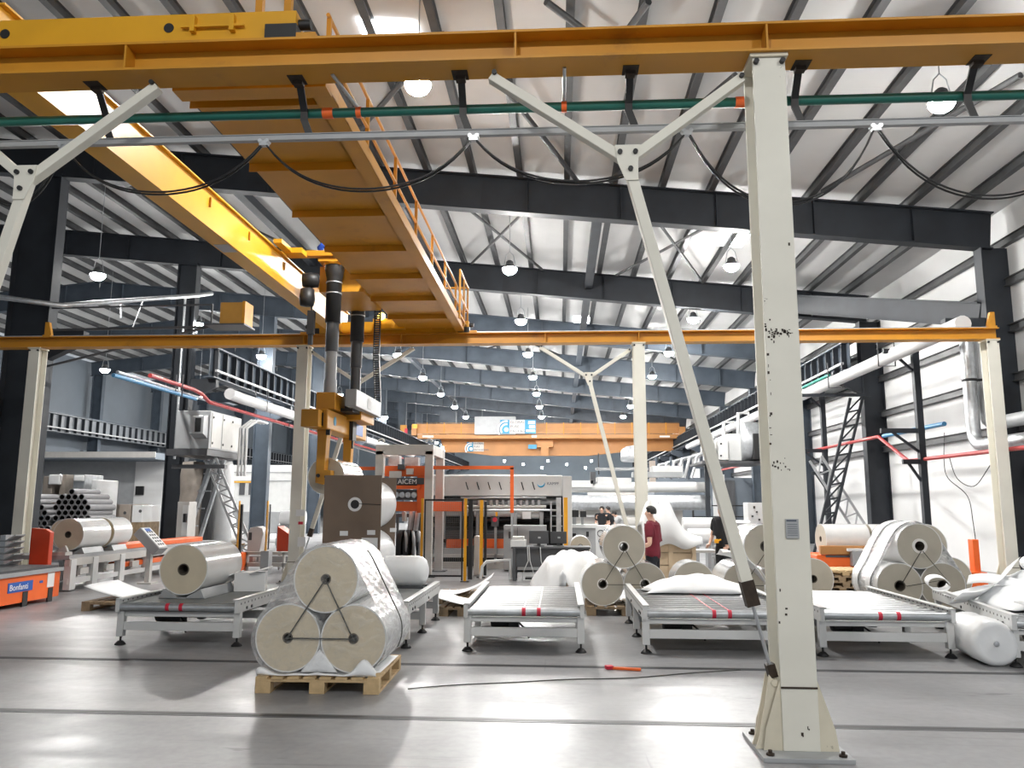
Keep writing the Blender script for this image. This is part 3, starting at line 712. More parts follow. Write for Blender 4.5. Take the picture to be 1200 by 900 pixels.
def jaw(y0, y1, foot):
    xj = XM + .02
    b = MB()
    P = [(xj - .11, y0, 2.95), (xj + .10, y0, 2.95), (xj + .07, y0, 2.8), (xj + .05, y0, ZR + .10)]
    P += [(xj + .16, y0, ZR + .09), (xj + .16, y0, ZR - .10), (xj + .02, y0, ZR - .15), (xj - .10, y0, ZR - .12)] if foot else [(xj + .05, y0, ZR + .0), (xj - .09, y0, ZR + .0)]
    P += [(xj - .09, y0, 2.8)]
    b.prism(P, (0, y1 - y0, 0))
    o = b.build('gripper_jaw', ORANGE, t, .008)
    if foot:
        b = MB(); b.cyl((xj - .05, y0 - .02, ZR), (xj - .05, y0 + .01, ZR), .032, n=14); b.cyl((xj + .08, y0 - .02, ZR - .02), (xj + .08, y0 + .01, ZR - .02), .022, n=10); b.build('jaw_pin', BLACK, o)
        b = MB(); b.b2(xj + .06, xj + .13, y0 - .03, y0, 2.84, 2.94); b.build('jaw_actuator', BLACK, o)
jaw(13.2, 13.42, True); jaw(14.82, 15.0, False)
# ================================================================== rolls of film
def film_roll(label, c, R, L, ax=(0, 1, 0), face=None, side=None, ri=.055, collar=0, group='film rolls', dark=True, name='film_roll'):
    face = face or FACE; side = side or SIDE
    ax = V(ax).normalized(); c = V(c); e = c + ax * L
    t = thing(name, label, 'roll', (c + e) / 2 - V((0, 0, R)), group)
    b = MB(); b.hollow(c, e, R, ri + .012, 48, 0, 1, 1); b.hollow(c - ax * .002, c + ax * .01, R + .001, R - .011, 48, 0, 0, 0); b.build('film_winding', [side, face], t)
    b = MB(); o = ax * .006; b.hollow(c - o, e + o, ri + .012, ri, 24, 0, 0, 0); b.build('core_tube', CORE, t)
    if collar:
        b = MB(); b.hollow(c - ax * .012, c + ax * .002, collar, ri + .012, 28); b.build('core_collar', COREW, t)
    return t
def roll_px(label, px, py, rp, Y, L, **k):
    c = dp(px, py, Y); R = rp * (c - EYE).dot(fw) / F
    return film_roll(label, c, R, L, **k), c, R
def strap_loop(pts, label, r=.006, group=None):
    b = MB(); b.tube(pts, r, 6); return tag(b.build('packing_strap', STRAP), label, 'strap', group)
# ------------------------------------------------------------------ pallets
def pallet(label, x0, x1, y0, y1, z0=0, m=WOOD, n=8, h=.144, rz=0, group='timber pallets'):
    w, d = x1 - x0, y1 - y0; t = thing('timber_pallet', label, 'pallet', ((x0 + x1) / 2, (y0 + y1) / 2, z0), group)
    WORLD[t.name] = V((0, 0, 0)); r_ = random.Random(int(abs(x0) * 1000))
    bw = w / (n + (n - 1) * .35); st = bw * 1.35
    for i in range(n):
        xa = -w / 2 + i * st; b = MB(); b.b2(xa, xa + bw, -d / 2 - r_.uniform(0, .012), d / 2 + r_.uniform(0, .012), h - .022, h); b.build('deck_board', m, t, .003)
    for yy in (-d / 2, -.05, d / 2 - .1):
        b = MB(); b.b2(-w / 2, w / 2, yy, yy + .1, h - .044, h - .022); b.build('cross_board', m, t, .003)
        for xx in (-w / 2, -.07, w / 2 - .14):
            b = MB(); b.b2(xx, xx + .14, yy, yy + .1, .022, h - .044); b.build('block', m, t, .003)
    for xx in (-w / 2, -.07, w / 2 - .14):
        b = MB(); b.b2(xx, xx + .14, -d / 2, d / 2, 0, .022); b.build('runner', m, t, .003)
    WORLD[t.name] = V(t.location); t.rotation_euler = (0, 0, rz)
    return t
# the wrapped bundle in front
pallet('pale new pallet under the film-wrapped stack of three rolls in the foreground', -2.77, -1.645, 7.31, 8.42, rz=.02)
RB = .305; zb = .145 + .018
cl = V((-2.515, 7.41, zb + RB)); cr = V((-1.90, 7.41, zb + RB)); ct = V(((cl.x + cr.x) / 2 + .03, 7.41, zb + RB + math.sqrt((2 * RB) ** 2 - ((cr.x - cl.x) / 2) ** 2) + .004))
LB = 1.0
film_roll('lower left roll of the three rolls under stretch film in the foreground', cl, RB, LB, ri=.036)
film_roll('lower right roll of the three rolls under stretch film in the foreground', cr, RB, LB, ri=.036)
film_roll('top roll of the three rolls under stretch film in the foreground', ct, RB, LB, ri=.036)
yf = 7.41 - .02
b = MB(); q = [V((c.x, yf, c.z)) for c in (cl, cr, ct)]
for (a, c) in ((0, 1), (1, 2), (2, 0)): b.tube([q[a], q[c]], .0065, 6)
for c in q: b.tube([c + V((0, .0, 0)), c + V((0, .2, 0))], .012, 6)
tag(b.build('packing_strap', STRAP), 'dark strap tied as a triangle through the three cores of the foreground stack', 'strap')
def hull_profile(cs, R, n=120):
    """outline round three equal rolls: support function of the circles, sampled by angle from the middle"""
    mid = sum((V((c.x, 0, c.z)) for c in cs), V()) / len(cs)
    pts = []
    for i in range(n):
        a = 2 * PI * i / n; d = V((math.cos(a), 0, math.sin(a)))
        best = 0
        for k in range(900):                           # ray against half planes of the hull
            th = 2 * PI * k / 900; nn = V((math.cos(th), 0, math.sin(th))); s = max((V((c.x, 0, c.z)) - mid).dot(nn) for c in cs) + R
            dn = d.dot(nn)
            if dn > 1e-3:
                v = s / dn
                best = v if best == 0 else min(best, v)
        pts.append((d, best))
    return mid, pts
def noise1(x, y, s=1.0): return math.sin(x * 3.1 * s + y * 1.7) * .5 + math.sin(x * 7.3 * s - y * 4.1 + 1) * .3 + math.sin(x * 13.7 * s + y * 9.1 + 2) * .2
def wrap(cs, R, y0, y1, label, mats, amp=.008, front=True):
    mid, prof = hull_profile(cs, R + .012); n = len(prof); rows = 22; P = []; fs = []
    for j in range(rows + 1):
        y = y0 + (y1 - y0) * j / rows
        for i, (d, r) in enumerate(prof):
            w = amp * (.5 + .5 * noise1(i * .35, j * .8))
            pos = mid + d * (r + w) + V((0, y, 0))
            pos.z = max(pos.z, .158); P.append(pos)
    for j in range(rows):
        for i in range(n): fs.append((j * n + i, (j + 1) * n + i, (j + 1) * n + (i + 1) % n, j * n + (i + 1) % n))
    b = MB(); b.add(P, fs, True); b.k = 1
    for (yy, sgn) in ((y0, -1), (y1, 1)) if front else ():
        G = []; K = 10
        for k in range(K + 1):
            for i, (d, r) in enumerate(prof):
                u = k / K; pos = mid + d * (r * u) + V((0, yy + sgn * (.006 + .010 * noise1(i * .3, k * 1.3)) * (1 - u ** 6), 0)); pos.z = max(pos.z, .158); G.append(pos)
        f2 = []
        for k in range(K):
            for i in range(n):
                q = (k * n + i, (k + 1) * n + i, (k + 1) * n + (i + 1) % n, k * n + (i + 1) % n); f2.append(q if sgn > 0 else q[::-1])
        b.add(G, f2, True)
    return tag(b.build('stretch_wrap', [mats, FILMC]), label, 'wrap')
wrap([cl, cr, ct], RB, 7.36, 8.45, 'clear wrinkled stretch film round the three rolls on the foreground pallet', FILM, .014)
mid, prof = hull_profile([cl, cr, ct], RB + .032, 120)
pts = [mid + d * r + V((0, 7.98, 0)) for (d, r) in prof]; pts = [p for p in pts if p.z > .3 and p.x > -1.95]
pts.sort(key=lambda p: -p.z)
strap_loop(pts, 'dark strap running down the right side of the film-wrapped foreground stack')
G = []
for j in range(14):
    row = []
    for i in range(26):
        u, v = i / 25, j / 13; x = -2.72 + 1.05 * u; y = 7.38 + .16 * abs(2 * u - 1) ** 2 + (.98 - .16 * abs(2 * u - 1) ** 2) * v
        row.append((x, y, .1495 + .002 * noise1(x * 3, y * 3)))
    G.append(row)
b = MB(); b.sheet(G, .004)
G = []
for k in range(5):
    row = []
    for i in range(40):
        u = i / 39; h = .015 + .13 * math.exp(-((u - .90) / .09) ** 2) + .05 * math.exp(-((u - .03) / .08) ** 2) + .02 * math.exp(-((u - .5) / .05) ** 2) + .006 * math.sin(23 * u)
        row.append((-2.765 + 1.10 * u, 7.345 - .02 * math.sin(k / 4 * PI) - .012 * math.sin(9 * u) * (1 - k / 4), .150 + h * k / 4))
    G.append(row)
b.sheet(G, .004)
# tongue of the sheet folded up between the two lower rolls
xm = (cl.x + cr.x) / 2
b.sheet([[(xm - .17 + .34 * i / 8, 7.400 - .008 * (1 - k / 5), .172 + (.20 * (1 - abs(i - 4) / 4)) * k / 5) for i in range(9)] for k in range(6)], .004)
tag(b.build('foam_sheet', FOAM), 'white foam sheet lying on the foreground pallet under the three rolls', 'sheet')
# ------------------------------------------------------------------ conveyors
def conveyor(label, x0, x1, y0, y1, kind, ztop=.5, rz=0.0, tapes=(.55, .67), nleg=3, name='roller_conveyor', bands=None):
    w, d = x1 - x0, y1 - y0; cx, cy = (x0 + x1) / 2, (y0 + y1) / 2
    t = thing(name, label, 'conveyor', (cx, cy, 0), 'conveyor tables across the hall'); WORLD[t.name] = V((0, 0, 0))
    X0, X1, Ya, Yb = -w / 2, w / 2, -d / 2, d / 2
    for s, x in ((-1, X0), (1, X1)):
        b = MB(); b.b2(min(x, x - s * .05), max(x, x - s * .05), Ya, Yb, ztop - .11, ztop + .045); b.b2(min(x, x - s * .075), max(x, x - s * .075), Ya, Yb, ztop + .03, ztop + .05)
        r = b.build('side_rail', WHITEP, t, .004)
        b = MB(); y = Ya + .08
        while y < Yb - .05: b.box((x + s * .0005, y, ztop - .005), (.003, .022, .022)); b.box((x - s * .052, y, ztop + .015), (.004, .02, .016)); y += .11
        b.build('rail_holes', DGREY, r)['kind'] = 'stuff'
        b = MB()
        for yy in (Ya + .25, Ya + .4, 0.2): b.cyl((x, yy, ztop - .07), (x + s * .012, yy, ztop - .07), .018, n=8)
        b.build('rail_bolts', DGREY, r)['kind'] = 'stuff'
    if kind == 'belt':
        b = MB(); b.b2(X0 + .07, X1 - .07, Ya + .05, Yb - .05, ztop - .012, ztop); b.build('belt', BELT, t)
        b = MB(); b.cyl((X0 + .05, Ya + .045, ztop - .05), (X1 - .05, Ya + .045, ztop - .05), .045, n=20); fr = b.build('front_roller', GALV, t)
        b = MB(); b.cyl((X0 + .05, Yb - .045, ztop - .05), (X1 - .05, Yb - .045, ztop - .05), .045, n=16); b.build('end_roller', GALV, t)
    else:
        y = Ya + .045; k = 0
        while y < Yb - .03:
            b = MB(); b.cyl((X0 + .05, y, ztop - (.045 if k == 0 else .038)), (X1 - .05, y, ztop - (.045 if k == 0 else .038)), .045 if k == 0 else .032, n=18); o = b.build('roller', ALU if k else GALV, t)
            if k == 0: fr = o
            y += .19; k += 1
    for u in tapes if bands else ():
        b = MB(); xx = X0 + w * u; b.b2(xx - .007, xx + .007, Ya + .06, Yb - .1, ztop - .0055, ztop - .0035); b.build('tape_line', bands, t)
    for u in tapes:
        b = MB(); xx = X0 + w * u; b.cyl((xx - .022, Ya + .045, ztop - (.05 if kind == 'belt' else .045)), (xx + .022, Ya + .045, ztop - (.05 if kind == 'belt' else .045)), .0475, n=20); b.build('red_tape', REDT, fr)
    for k in range(nleg):
        y = Ya + .1 + (d - .2) * k / (nleg - 1)
        for s, x in ((-1, X0 + .04), (1, X1 - .04)):
            b = MB(); b.b2(x - .04, x + .04, y - .04, y + .04, .10, ztop - .1); l = b.build('leg', WHITEP, t, .004)
            b = MB(); b.cyl((x, y, .02), (x, y, .11), .012, n=8); b.lathe([(.0, .05), (.03, .045), (.062, .012), (.065, 0), (0, 0)], (x, y, 0), n=16); b.build('levelling_foot', BLACK, l)
        b = MB(); b.b2(X0 + .08, X1 - .08, y - .025, y + .025, .17, .27); b.build('cross_rail', WHITEP, t, .004)
    b = MB(); b.b2(X0 + .05, X1 - .05, Ya + .1, Ya + .14, ztop - .17, ztop - .11); b.build('front_beam', WHITEP, t, .004)
    b = MB(); b.lathe([(0, 0), (.08, 0), (.09, .02), (.09, .26), (.07, .3), (0, .3)], (X0 + .28, Ya + .5, ztop - .2), (1, 0, 0), n=16); b.b2(X0 + .5, X0 + .62, Ya + .4, Ya + .6, ztop - .3, ztop - .12); b.tube([(X0 + .6, Ya + .45, ztop - .2), (X0 + .72, Ya + .35, ztop - .3), (X0 + .75, Ya + .3, ztop - .38)], .012, 6); b.build('drive_motor', BLACK, t)
    b = MB(); b.b2(X0 + .05, X1 - .05, Ya + .14, Yb - .1, ztop - .135, ztop - .125); b.build('gap_shade_pan', BLACK, t)  # made black to stand for the shade seen between the rollers
    WORLD[t.name] = V(t.location); t.rotation_euler = (0, 0, rz)
    return t
conveyor('grey belt conveyor table at the left carrying one single film roll on a cradle', -5.36, -3.84, 9.5, 11.9, 'belt', tapes=(.42, .53), name='belt_conveyor')
conveyor('grey belt conveyor table behind the foreground stack, carrying the board-ended stack', -3.3, -1.8, 9.55, 12.0, 'belt', tapes=(), name='belt_conveyor')
conveyor('empty roller conveyor table in the bright middle of the floor with two red tape bands', -1.13, .27, 9.42, 12.0, 'roll', tapes=(.50, .625), bands=GREYP)
conveyor('roller conveyor table with a crumpled foam sheet on it, left of the near column', .94, 2.70, 9.42, 11.95, 'roll', tapes=(.46, .56), bands=REDT)
conveyor('roller conveyor table directly right of the near column with two red tape bands', 2.93, 4.42, 9.42, 11.9, 'roll', tapes=(.45, .585))
conveyor('roller conveyor at the right edge buried under loose white sheets', 5.0, 6.78, 8.8, 11.7, 'roll', rz=-.163, tapes=())
# ---- single roll on a cradle at the left
def cradle(label, cx, y0, y1, z, R):
    t = thing('roll_cradle', label, 'cradle', (cx, (y0 + y1) / 2, z), 'steel roll cradles')
    b = MB()
    for s in (-1, 1): b.prism([(cx + s * .04, y0, z), (cx + s * .30, y0, z), (cx + s * .24, y0, z + .12), (cx + s * .08, y0, z + .035)], (0, y1 - y0, 0))
    b.b2(cx - .3, cx + .3, y0, y1, z, z + .012); b.build('cradle_plate', GREYP, t, .004)
    return t
c = dp(215, 668, 10.0); R1 = .315
zc = .5 + .035 + R1 + .006
film_roll('single film roll lying on a grey cradle on the left belt conveyor', (c.x, 10.0, zc), R1, 1.1, ri=.062)
cradle('grey steel cradle under the single roll on the left belt conveyor', c.x + .02, 9.95, 10.9, .5, R1)
t = thing('folded_carton', 'white folded carton left open on the left belt conveyor behind the single roll', 'box', (-4.25, 10.9, .5))
b = MB(); b.box((-4.27, 10.95, .63), (.40, .30, .25), .25); b.build('carton_body', PAPER, t)
b = MB(); b.obox((-4.12, 10.9, .785), V((.14, .03, .04)), V((-.04, .16, 0)), V((0, 0, .004))); b.obox((-4.46, 10.88, .74), V((.09, .02, .03)), V((-.03, .12, 0)), V((0, 0, .004))); b.build('carton_flap', PAPER, t)
# ---- stack of two rolls between brown end boards
t = thing('board_ended_stack', 'tall stack of two rolls held between brown end boards with pasted labels', 'stack of rolls', (-2.95, 11.75, .5))
YF1, YF2 = 11.2, 12.28
q1 = dp(381, 557, YF1); q2 = dp(448, 557, YF1); H0 = .64
XA, XB = q1.x, q2.x
b = MB(); b.b2(XA, XB, YF1 - .02, YF1, H0, q1.z); bo = b.build('end_board', BOARD, t, .003)
b = MB(); b.b2(XA - .03, XB - .02, YF2, YF2 + .02, H0, q1.z + .0); bo2 = b.build('end_board', BOARD, t, .003)
hq = dp(416, 591, YF1 - .02)
b = MB(); b.hollow((hq.x, YF1 - .028, hq.z), (hq.x, YF1 - .019, hq.z), .10, .062, 32); b.build('hole_ring', PAPER, bo)
b = MB(); b.cyl((hq.x, YF1 - .026, hq.z), (hq.x, YF1 - .019, hq.z), .062, n=24); b.tube([(hq.x + .05, YF1 - .026, hq.z + .01), (XB, YF1 - .026, hq.z - .005)], .005, 5); b.build('board_hole', BLACK, bo)
for (px, py, w, h) in ((403, 625, .115, .065), (435, 624, .115, .065), (433, 637, .23, .16)):
    q = dp(px, py, YF1 - .02); b = MB(); b.b2(q.x - w / 2, q.x + w / 2, YF1 - .024, YF1 - .019, q.z - h / 2, q.z + h / 2); b.build('pasted_label', PAPER, bo)
q = dp(451, 621, YF2); b = MB(); b.b2(XB - .1, XB - .0, YF2 - .005, YF2 + .001, q.z - .03, q.z + .03); b.build('pasted_label', PAPER, bo2)
for zc_ in (hq.z, hq.z - .735):
    b = MB(); xc = (XA + XB) / 2 + .04; b.hollow((xc, YF1, zc_), (xc, YF2, zc_), .365, .06, 48); r = b.build('wrapped_roll', SIDEW, t)
b = MB(); b.b2(XA - .05, XB + .02, 11.1, 12.4, .5, .53); b.b2(XA - .05, XB + .02, 11.1, 11.2, .53, .64); b.b2(XA - .05, XB + .02, 12.3, 12.4, .53, .64); b.b2(XA - .05, XB + .02, 11.7, 11.8, .53, .62); b.build('stack_pallet', CRATE, t, .003)
# ---- roll in the gripper
zr_ = ZR; film_roll('film roll hanging in the orange gripper above the brown end board', (XR0, 13.45, ZR), RG, 1.35, ri=.05, face=FACED)
# ---- white wrapped roll lying across the second conveyor
q = dp(482, 675, 11.5); Rw = .235
t = thing('wrapped_roll', 'white wrapped roll with rounded end lying on the belt behind the board-ended stack', 'roll', (q.x, 11.6, .5), 'film rolls')
b = MB(); b.lathe([(0, -.38), (.2, -.38), (.215, -.36), (.22, -.3), (.222, .12), (.205, .2), (.16, .255), (.08, .285), (0, .29)], (q.x - .06, 11.6, .5 + .225), (1, 0, 0), n=36); b.build('roll_wrapping', FOAM, t)
b = MB(); b.b2(q.x - .4, q.x + .2, 11.4, 11.5, .5, .53); b.b2(q.x - .4, q.x + .2, 11.7, 11.8, .5, .53); b.build('wedge', DGREY, t)
# ---- triple behind the gap between conveyors
def triple(lbls, cx, z0, R, Y, L, col=.085, ri=.055, face=None, side=None, off=(0, 0, 0), gap=.0):
    a = V((cx - R - gap, Y, z0 + R)); c = V((cx + R + gap, Y, z0 + R)); d = V((cx + gap * .2, Y - .03, z0 + R + math.sqrt(3) * R + .003))
    out = []
    for k, (p, l) in enumerate(zip((a, c, d), lbls)):
        if l: out.append(film_roll(l, p + V((0, off[k], 0)), R, L, ri=ri, collar=col if k in (0, 1, 2) and col else 0, face=face or FACED, side=side or SIDE))
    return a, c, d
RT_ = .328
pallet('pallet under the trio of rolls left of the man in maroon', .40, 1.60, 12.55, 13.6, m=WOODD)
A = triple(('lower left roll of the trio just left of the man in maroon', 'lower right roll of the trio beside the man in maroon, half hidden by the conveyor', 'top roll of the trio, directly left of the man in maroon'), .975, .145, RT_, 12.6, .95, off=(0, .05, -.05))
yy = 12.6 - .09
strap_loop([(A[2].x, yy - .04, A[2].z - .06), (A[0].x + .03, yy, A[0].z + .05), (A[0].x + .05, yy, A[0].z), (A[1].x, yy + .04, A[1].z), (A[1].x - .02, yy + .04, A[1].z + .05), (A[2].x + .03, yy - .04, A[2].z - .06)], 'dark strap tied through the cores of the trio left of the man in maroon')
q = dp(813, 680, 12.9)
film_roll('short roll on its own behind the foam sheet, right of the man in maroon', (q.x, 12.9, .145 + .335), .325, .55, face=FACED)
pallet('pallet under the short roll right of the man in maroon', 1.78, 2.75, 12.85, 13.6, m=WOODD)
# trio behind the near column
q = dp(873, 690, 12.6); RE = .335
pallet('pallet under the trio of rolls half hidden by the near column', q.x - RE - .05, q.x + 3 * RE, 12.5, 13.6, m=WOODD)
E_ = triple(('lower left roll of the trio half hidden by the near column', 'lower right roll of the trio, mostly hidden behind the near column', 'top roll of the trio half hidden by the near column'), q.x + RE, .145, RE, 12.6, .95, col=0, off=(0, .04, 0), ri=.075)
yy = 12.5
strap_loop([(E_[2].x, yy, E_[2].z - .05), (E_[0].x, yy, E_[0].z + .05), (E_[0].x + .07, yy, E_[0].z), (E_[1].x, yy, E_[1].z)], 'dark strap tied through the cores of the trio half hidden by the near column')
# foam wrapped round that trio
b = MB(); G = []
for j in range(8):
    row = []
    for i in range(16):
        u, v = i / 15, j / 7
        p = V((E_[0].x - .33 + .62 * u, 12.52 - .12 * math.sin(u * 3) + .55 * v, E_[0].z + .48 - .42 * u * u + .05 * math.sin(5 * v + 3 * u)))
        row.append(p)
    G.append(row)
b.sheet(G, .006); tag(b.build('foam_sheet', FOAM), 'white foam sheet slipped between the rolls of the trio by the near column', 'sheet')
q = dp(953, 677, 13.7)
film_roll('roll peeping out on the right side of the near column', (q.x, 13.7, .145 + .335), .335, .7, face=FACED)
pallet('pallet under the roll peeping out right of the near column', q.x - .38, q.x + .45, 13.65, 14.5, m=WOODD)
# right hand trio, two rows deep, with white film bands
q = dp(1077, 648, 12.5); RF = .335; cx = q.x
pallet('pallet under the banded trio of rolls at the right', cx - .85, cx + .75, 12.4, 13.5, m=WOODD)
F_ = triple(('lower left roll of the banded trio at the right', 'lower right roll of the banded trio at the right, behind loose sheets', 'top roll of the banded trio at the right, pale ring round its core'), cx, .168, RF, 12.5, 1.0, col=0, ri=.07, off=(-.05, .05, 0))
b = MB(); b.hollow((F_[2].x, 12.455, F_[2].z), (F_[2].x, 12.468, F_[2].z), .11, .072, 28); 
tag(b.build('core_ring', COREW), 'pale cardboard ring round the core of the top banded roll', 'ring')
strap_loop([(F_[2].x, 12.42, F_[2].z - .07), (F_[0].x + .02, 12.4, F_[0].z + .05), (F_[0].x + .08, 12.4, F_[0].z), (F_[1].x, 12.42, F_[1].z + .1), (F_[2].x + .02, 12.42, F_[2].z - .07)], 'dark strap tied through the cores of the banded trio at the right')
q = dp(1085, 641, 13.75)
film_roll('large roll standing behind the banded trio, seen over its right shoulder', (q.x, 13.75, q.z + .025), .35, .9, face=FACED)
film_roll('roll low on the right behind the banded trio, its dark end to the camera', (q.x + .36, 13.75, .5), .35, .9, face=FACED)
film_roll('roll low on the left behind the banded trio', (q.x - .36, 13.75, .5), .35, .9, face=FACED)
pallet('pallet under the rear row of rolls behind the banded trio', q.x - .75, q.x + .75, 13.6, 14.7, m=WOODD)
mid, prof = hull_profile([F_[0], F_[1], F_[2]], RF + .015, 96)
for k, y in enumerate((12.62, 13.12)):
    P = []; n = 96
    ring = [mid + d * (r + .018) for (d, r) in prof]; ring = [V((p.x, 0, max(p.z, .15))) for p in ring]
    b = MB(); V0 = []
    for yy_ in (y, y + .2): V0 += [V((p.x, yy_ + .02 * math.sin(i * .4), p.z)) for i, p in enumerate(ring)]
    b.add(V0, [(i, n + i, n + (i + 1) % n, (i + 1) % n) for i in range(n)], True)
    tag(b.build('film_band', FOAM), ('front' if k == 0 else 'rear') + ' white film band wound round the banded trio at the right', 'film band', 'white bands on the right trio')
wrap([F_[0], F_[1], F_[2]], RF, 12.56, 13.45, 'clear film wound round the banded trio at the right', FILM, .008, front=False)
# ---- crumpled foam on the fourth conveyor
def heap(name, label, cx, cy, z0, w, d, h, seed, nx=36, ny=22, m=FOAM, ridge=None, cat='sheet', th=.006, rough=1.0):
    r_ = random.Random(seed); ph = [r_.uniform(0, 6) for _ in range(6)]; G = []
    for j in range(ny):
        row = []
        for i in range(nx):
            u, v = i / (nx - 1) * 2 - 1, j / (ny - 1) * 2 - 1
            k = max(0, 1 - u * u) ** .7 * max(0, 1 - v * v) ** .6
            f = 1 + rough * (.16 * math.sin(4 * u + ph[0] + 2 * v) + .13 * math.sin(7 * u - 5 * v + ph[1]) + .09 * math.sin(13 * u + 9 * v + ph[2]))
            z = z0 + h * k * f
            if ridge: z += ridge(u, v)
            row.append((cx + w / 2 * u * (1 + .06 * math.sin(5 * v + ph[3])), cy + d / 2 * v * (1 + .1 * math.sin(4 * u + ph[4])), max((z0 if not ridge else 0) + .006, z)))
        G.append(row)
    b = MB(); b.sheet(G, th); return tag(b.build(name, m), label, cat)
heap('foam_sheet', 'crumpled white foam sheet arched over the rear of the conveyor left of the near column', 1.90, 11.45, .505, 1.45, .8, .20, 4, rough=.55)
# ---- loose sheets on the right edge conveyor
heap('foam_sheet', 'wide heap of loose white sheets on the conveyor at the right edge', 5.95, 10.5, .505, 1.6, 1.7, .20, 9)
heap('foam_sheet', 'small upper fold of white sheet on top of the heap at the right edge', 6.15, 10.9, .66, .9, .8, .16, 12)
def ribbon(label, path, w, across, m=FOAM):
    across = V(across).normalized()
    G = [[V(p) - V(across) * w / 2, V(p), V(p) + V(across) * w / 2] for p in path]; b = MB(); b.sheet(G, .005); return tag(b.build('foam_strip', m), label, 'strip')
a = fl(1070, 712, .56); c = fl(1180, 676, .9)
pth = []
for i in range(16):
    u = i / 15; p = V((4.70 + 1.25 * u, 10.0 + 1.0 * u, .60 + .36 * u - .14 * math.sin(PI * u))); pth.append(p)
ribbon('long white strip sweeping from the floor side up over the right edge conveyor', pth, .22, V((.5, -.5, .6)).normalized())
for k, (x0, y0, x1, y1, z0, z1, w, lb) in enumerate(((5.15, 9.4, 6.6, 10.6, .60, .82, .2, 'white strip lying across the middle of the heap at the right edge'), (5.3, 10.9, 6.5, 10.0, .66, .86, .22, 'white strip crossing the top of the heap at the right edge'), (5.5, 9.5, 6.5, 9.9, .56, .74, .18, 'white strip hanging over the front of the heap at the right edge'))):
    ribbon(lb, [V((x0 + (x1 - x0) * i / 20, y0 + (y1 - y0) * i / 20, z0 + (z1 - z0) * (i / 20) + .09 * math.sin(PI * i / 20 * 2.0 + k))) for i in range(21)], w, (-(y1 - y0), x1 - x0, .5 + .3 * k))
pth = [V((6.0 + .16 * math.cos(a_), 10.6 + .05 * math.sin(a_), .95 + .10 * math.sin(a_))) for a_ in [2 * PI * i / 22 for i in range(22)]]
ribbon('curled loop of white strip on top of the heap at the right edge', pth, .2, (.2, 1, .1))
cxl = fl(1108, 690, .72)
pth = [V((4.98 + .14 * math.cos(a_), 11.05 + .04 * math.sin(a_), .68 + .085 * math.sin(a_))) for a_ in [2 * PI * i / 22 for i in range(22)]]
ribbon('short curled loop of white strip beside the banded trio', pth, .16, (.15, 1, .2))
# ---- film bag on the floor
a = V((4.62, 9.0, .24)); d_ = V((.12, .98, 0)).normalized()
t = thing('wrapped_bundle', 'fat bundle in glossy white film lying on the floor between the two right conveyors', 'bundle', (4.8, 9.9, 0))
prof_ = [(0, 0), (.03, .0), (.06, .03), (.17, .01), (.215, .02), (.238, .06), (.245, .3), (.228, .5), (.235, .75), (.22, .93), (.15, 1.0), (0, 1.02)]
b = MB(); b.lathe(prof_, a, d_, n=40)
b.v = [(v[0] + .012 * noise1(v[0] * 4, v[2] * 5), v[1] + .012 * noise1(v[1] * 4, v[2] * 4), max(.004, v[2] + .014 * noise1(v[1] * 5, v[0] * 5))) for v in b.v]
b.build('film_bag', SIDEW, t)
b = MB(); b.lathe([(0, -.006), (.02, -.006), (.03, .0), (.02, .03), (0, .03)], a, d_, n=12); b.build('knot', GALV, t)
# ---- pallets with curled sheets
def curl(label, x0, x1, y0, y1, z0, lift, side):
    G = []
    for j in range(10):
        row = []
        for i in range(18):
            u, v = i / 17, j / 9; uu = (1 - u) if side < 0 else u
            x = x0 + (x1 - x0) * u; y = y0 + (y1 - y0) * v
            z = z0 + .008 + lift * max(0, uu - .25) ** 2 / .56 + .015 * math.sin(3 * v + 4 * u) * uu
            row.append((x, y, z))
        G.append(row)
    b = MB(); b.sheet(G, .006); return tag(b.build('foam_sheet', FOAM), label, 'sheet')
pallet('worn pallet on the floor left of the left belt conveyor', -7.55, -6.3, 12.4, 13.5, m=WOODD, n=7)
curl('white sheet curling up at one corner on the worn pallet at the left', -7.6, -6.1, 12.5, 13.5, .144, .22, -1)
pallet('worn pallet in the gap left of the empty roller conveyor', -1.85, -1.15, 12.3, 13.3, m=WOODD, n=6)
curl('white sheet curling up on the worn pallet left of the empty roller conveyor', -1.92, -1.0, 12.3, 13.2, .144, .13, -1)
pallet('second worn pallet further back left of the empty roller conveyor', -2.15, -1.35, 13.75, 14.8, m=WOODD, n=6)
curl('white sheet lifted at its right corner on the second worn pallet', -2.2, -1.2, 13.7, 14.6, .144, .3, 1)
# ---- draped carton between desk and trio
xq = dp(672, 668, 14.2).x
t = thing('draped_carton', 'brown carton on the floor under bright white sheets beside the desk', 'box', (xq, 14.4, 0))
b = MB(); b.box((xq, 14.4, .36), (.74, .66, .42), .15); b.build('carton_body', CRATE, t)
b = MB(); b.box((xq, 14.4, .07), (.8, .7, .14), .15); b.build('carton_skid', WOODD, t)
heap('foam_sheet', 'white sheets thrown over the brown carton beside the desk', xq - .02, 14.35, .59, 1.4, 1.25, .24, 21, ridge=lambda u, v: -.55 * max(0, abs(u) - .62) * 2.6 * (1 + .5 * math.sin(6 * v)) - .5 * max(0, abs(v) - .66) * 2.6 * (1 + .6 * math.sin(7 * u)))
b = MB(); p = fl(616 + 61, 694, .5)
b.sheet([[V((-.02 + .05 * i, 11.9, .5 + .02 * j + .16 * (j / 4) * (1 - abs(i - 1) / 2))) for i in range(3)] for j in range(5)], .004)
tag(b.build('foam_scrap', FOAM), 'small white scrap standing up behind the empty roller conveyor', 'scrap')
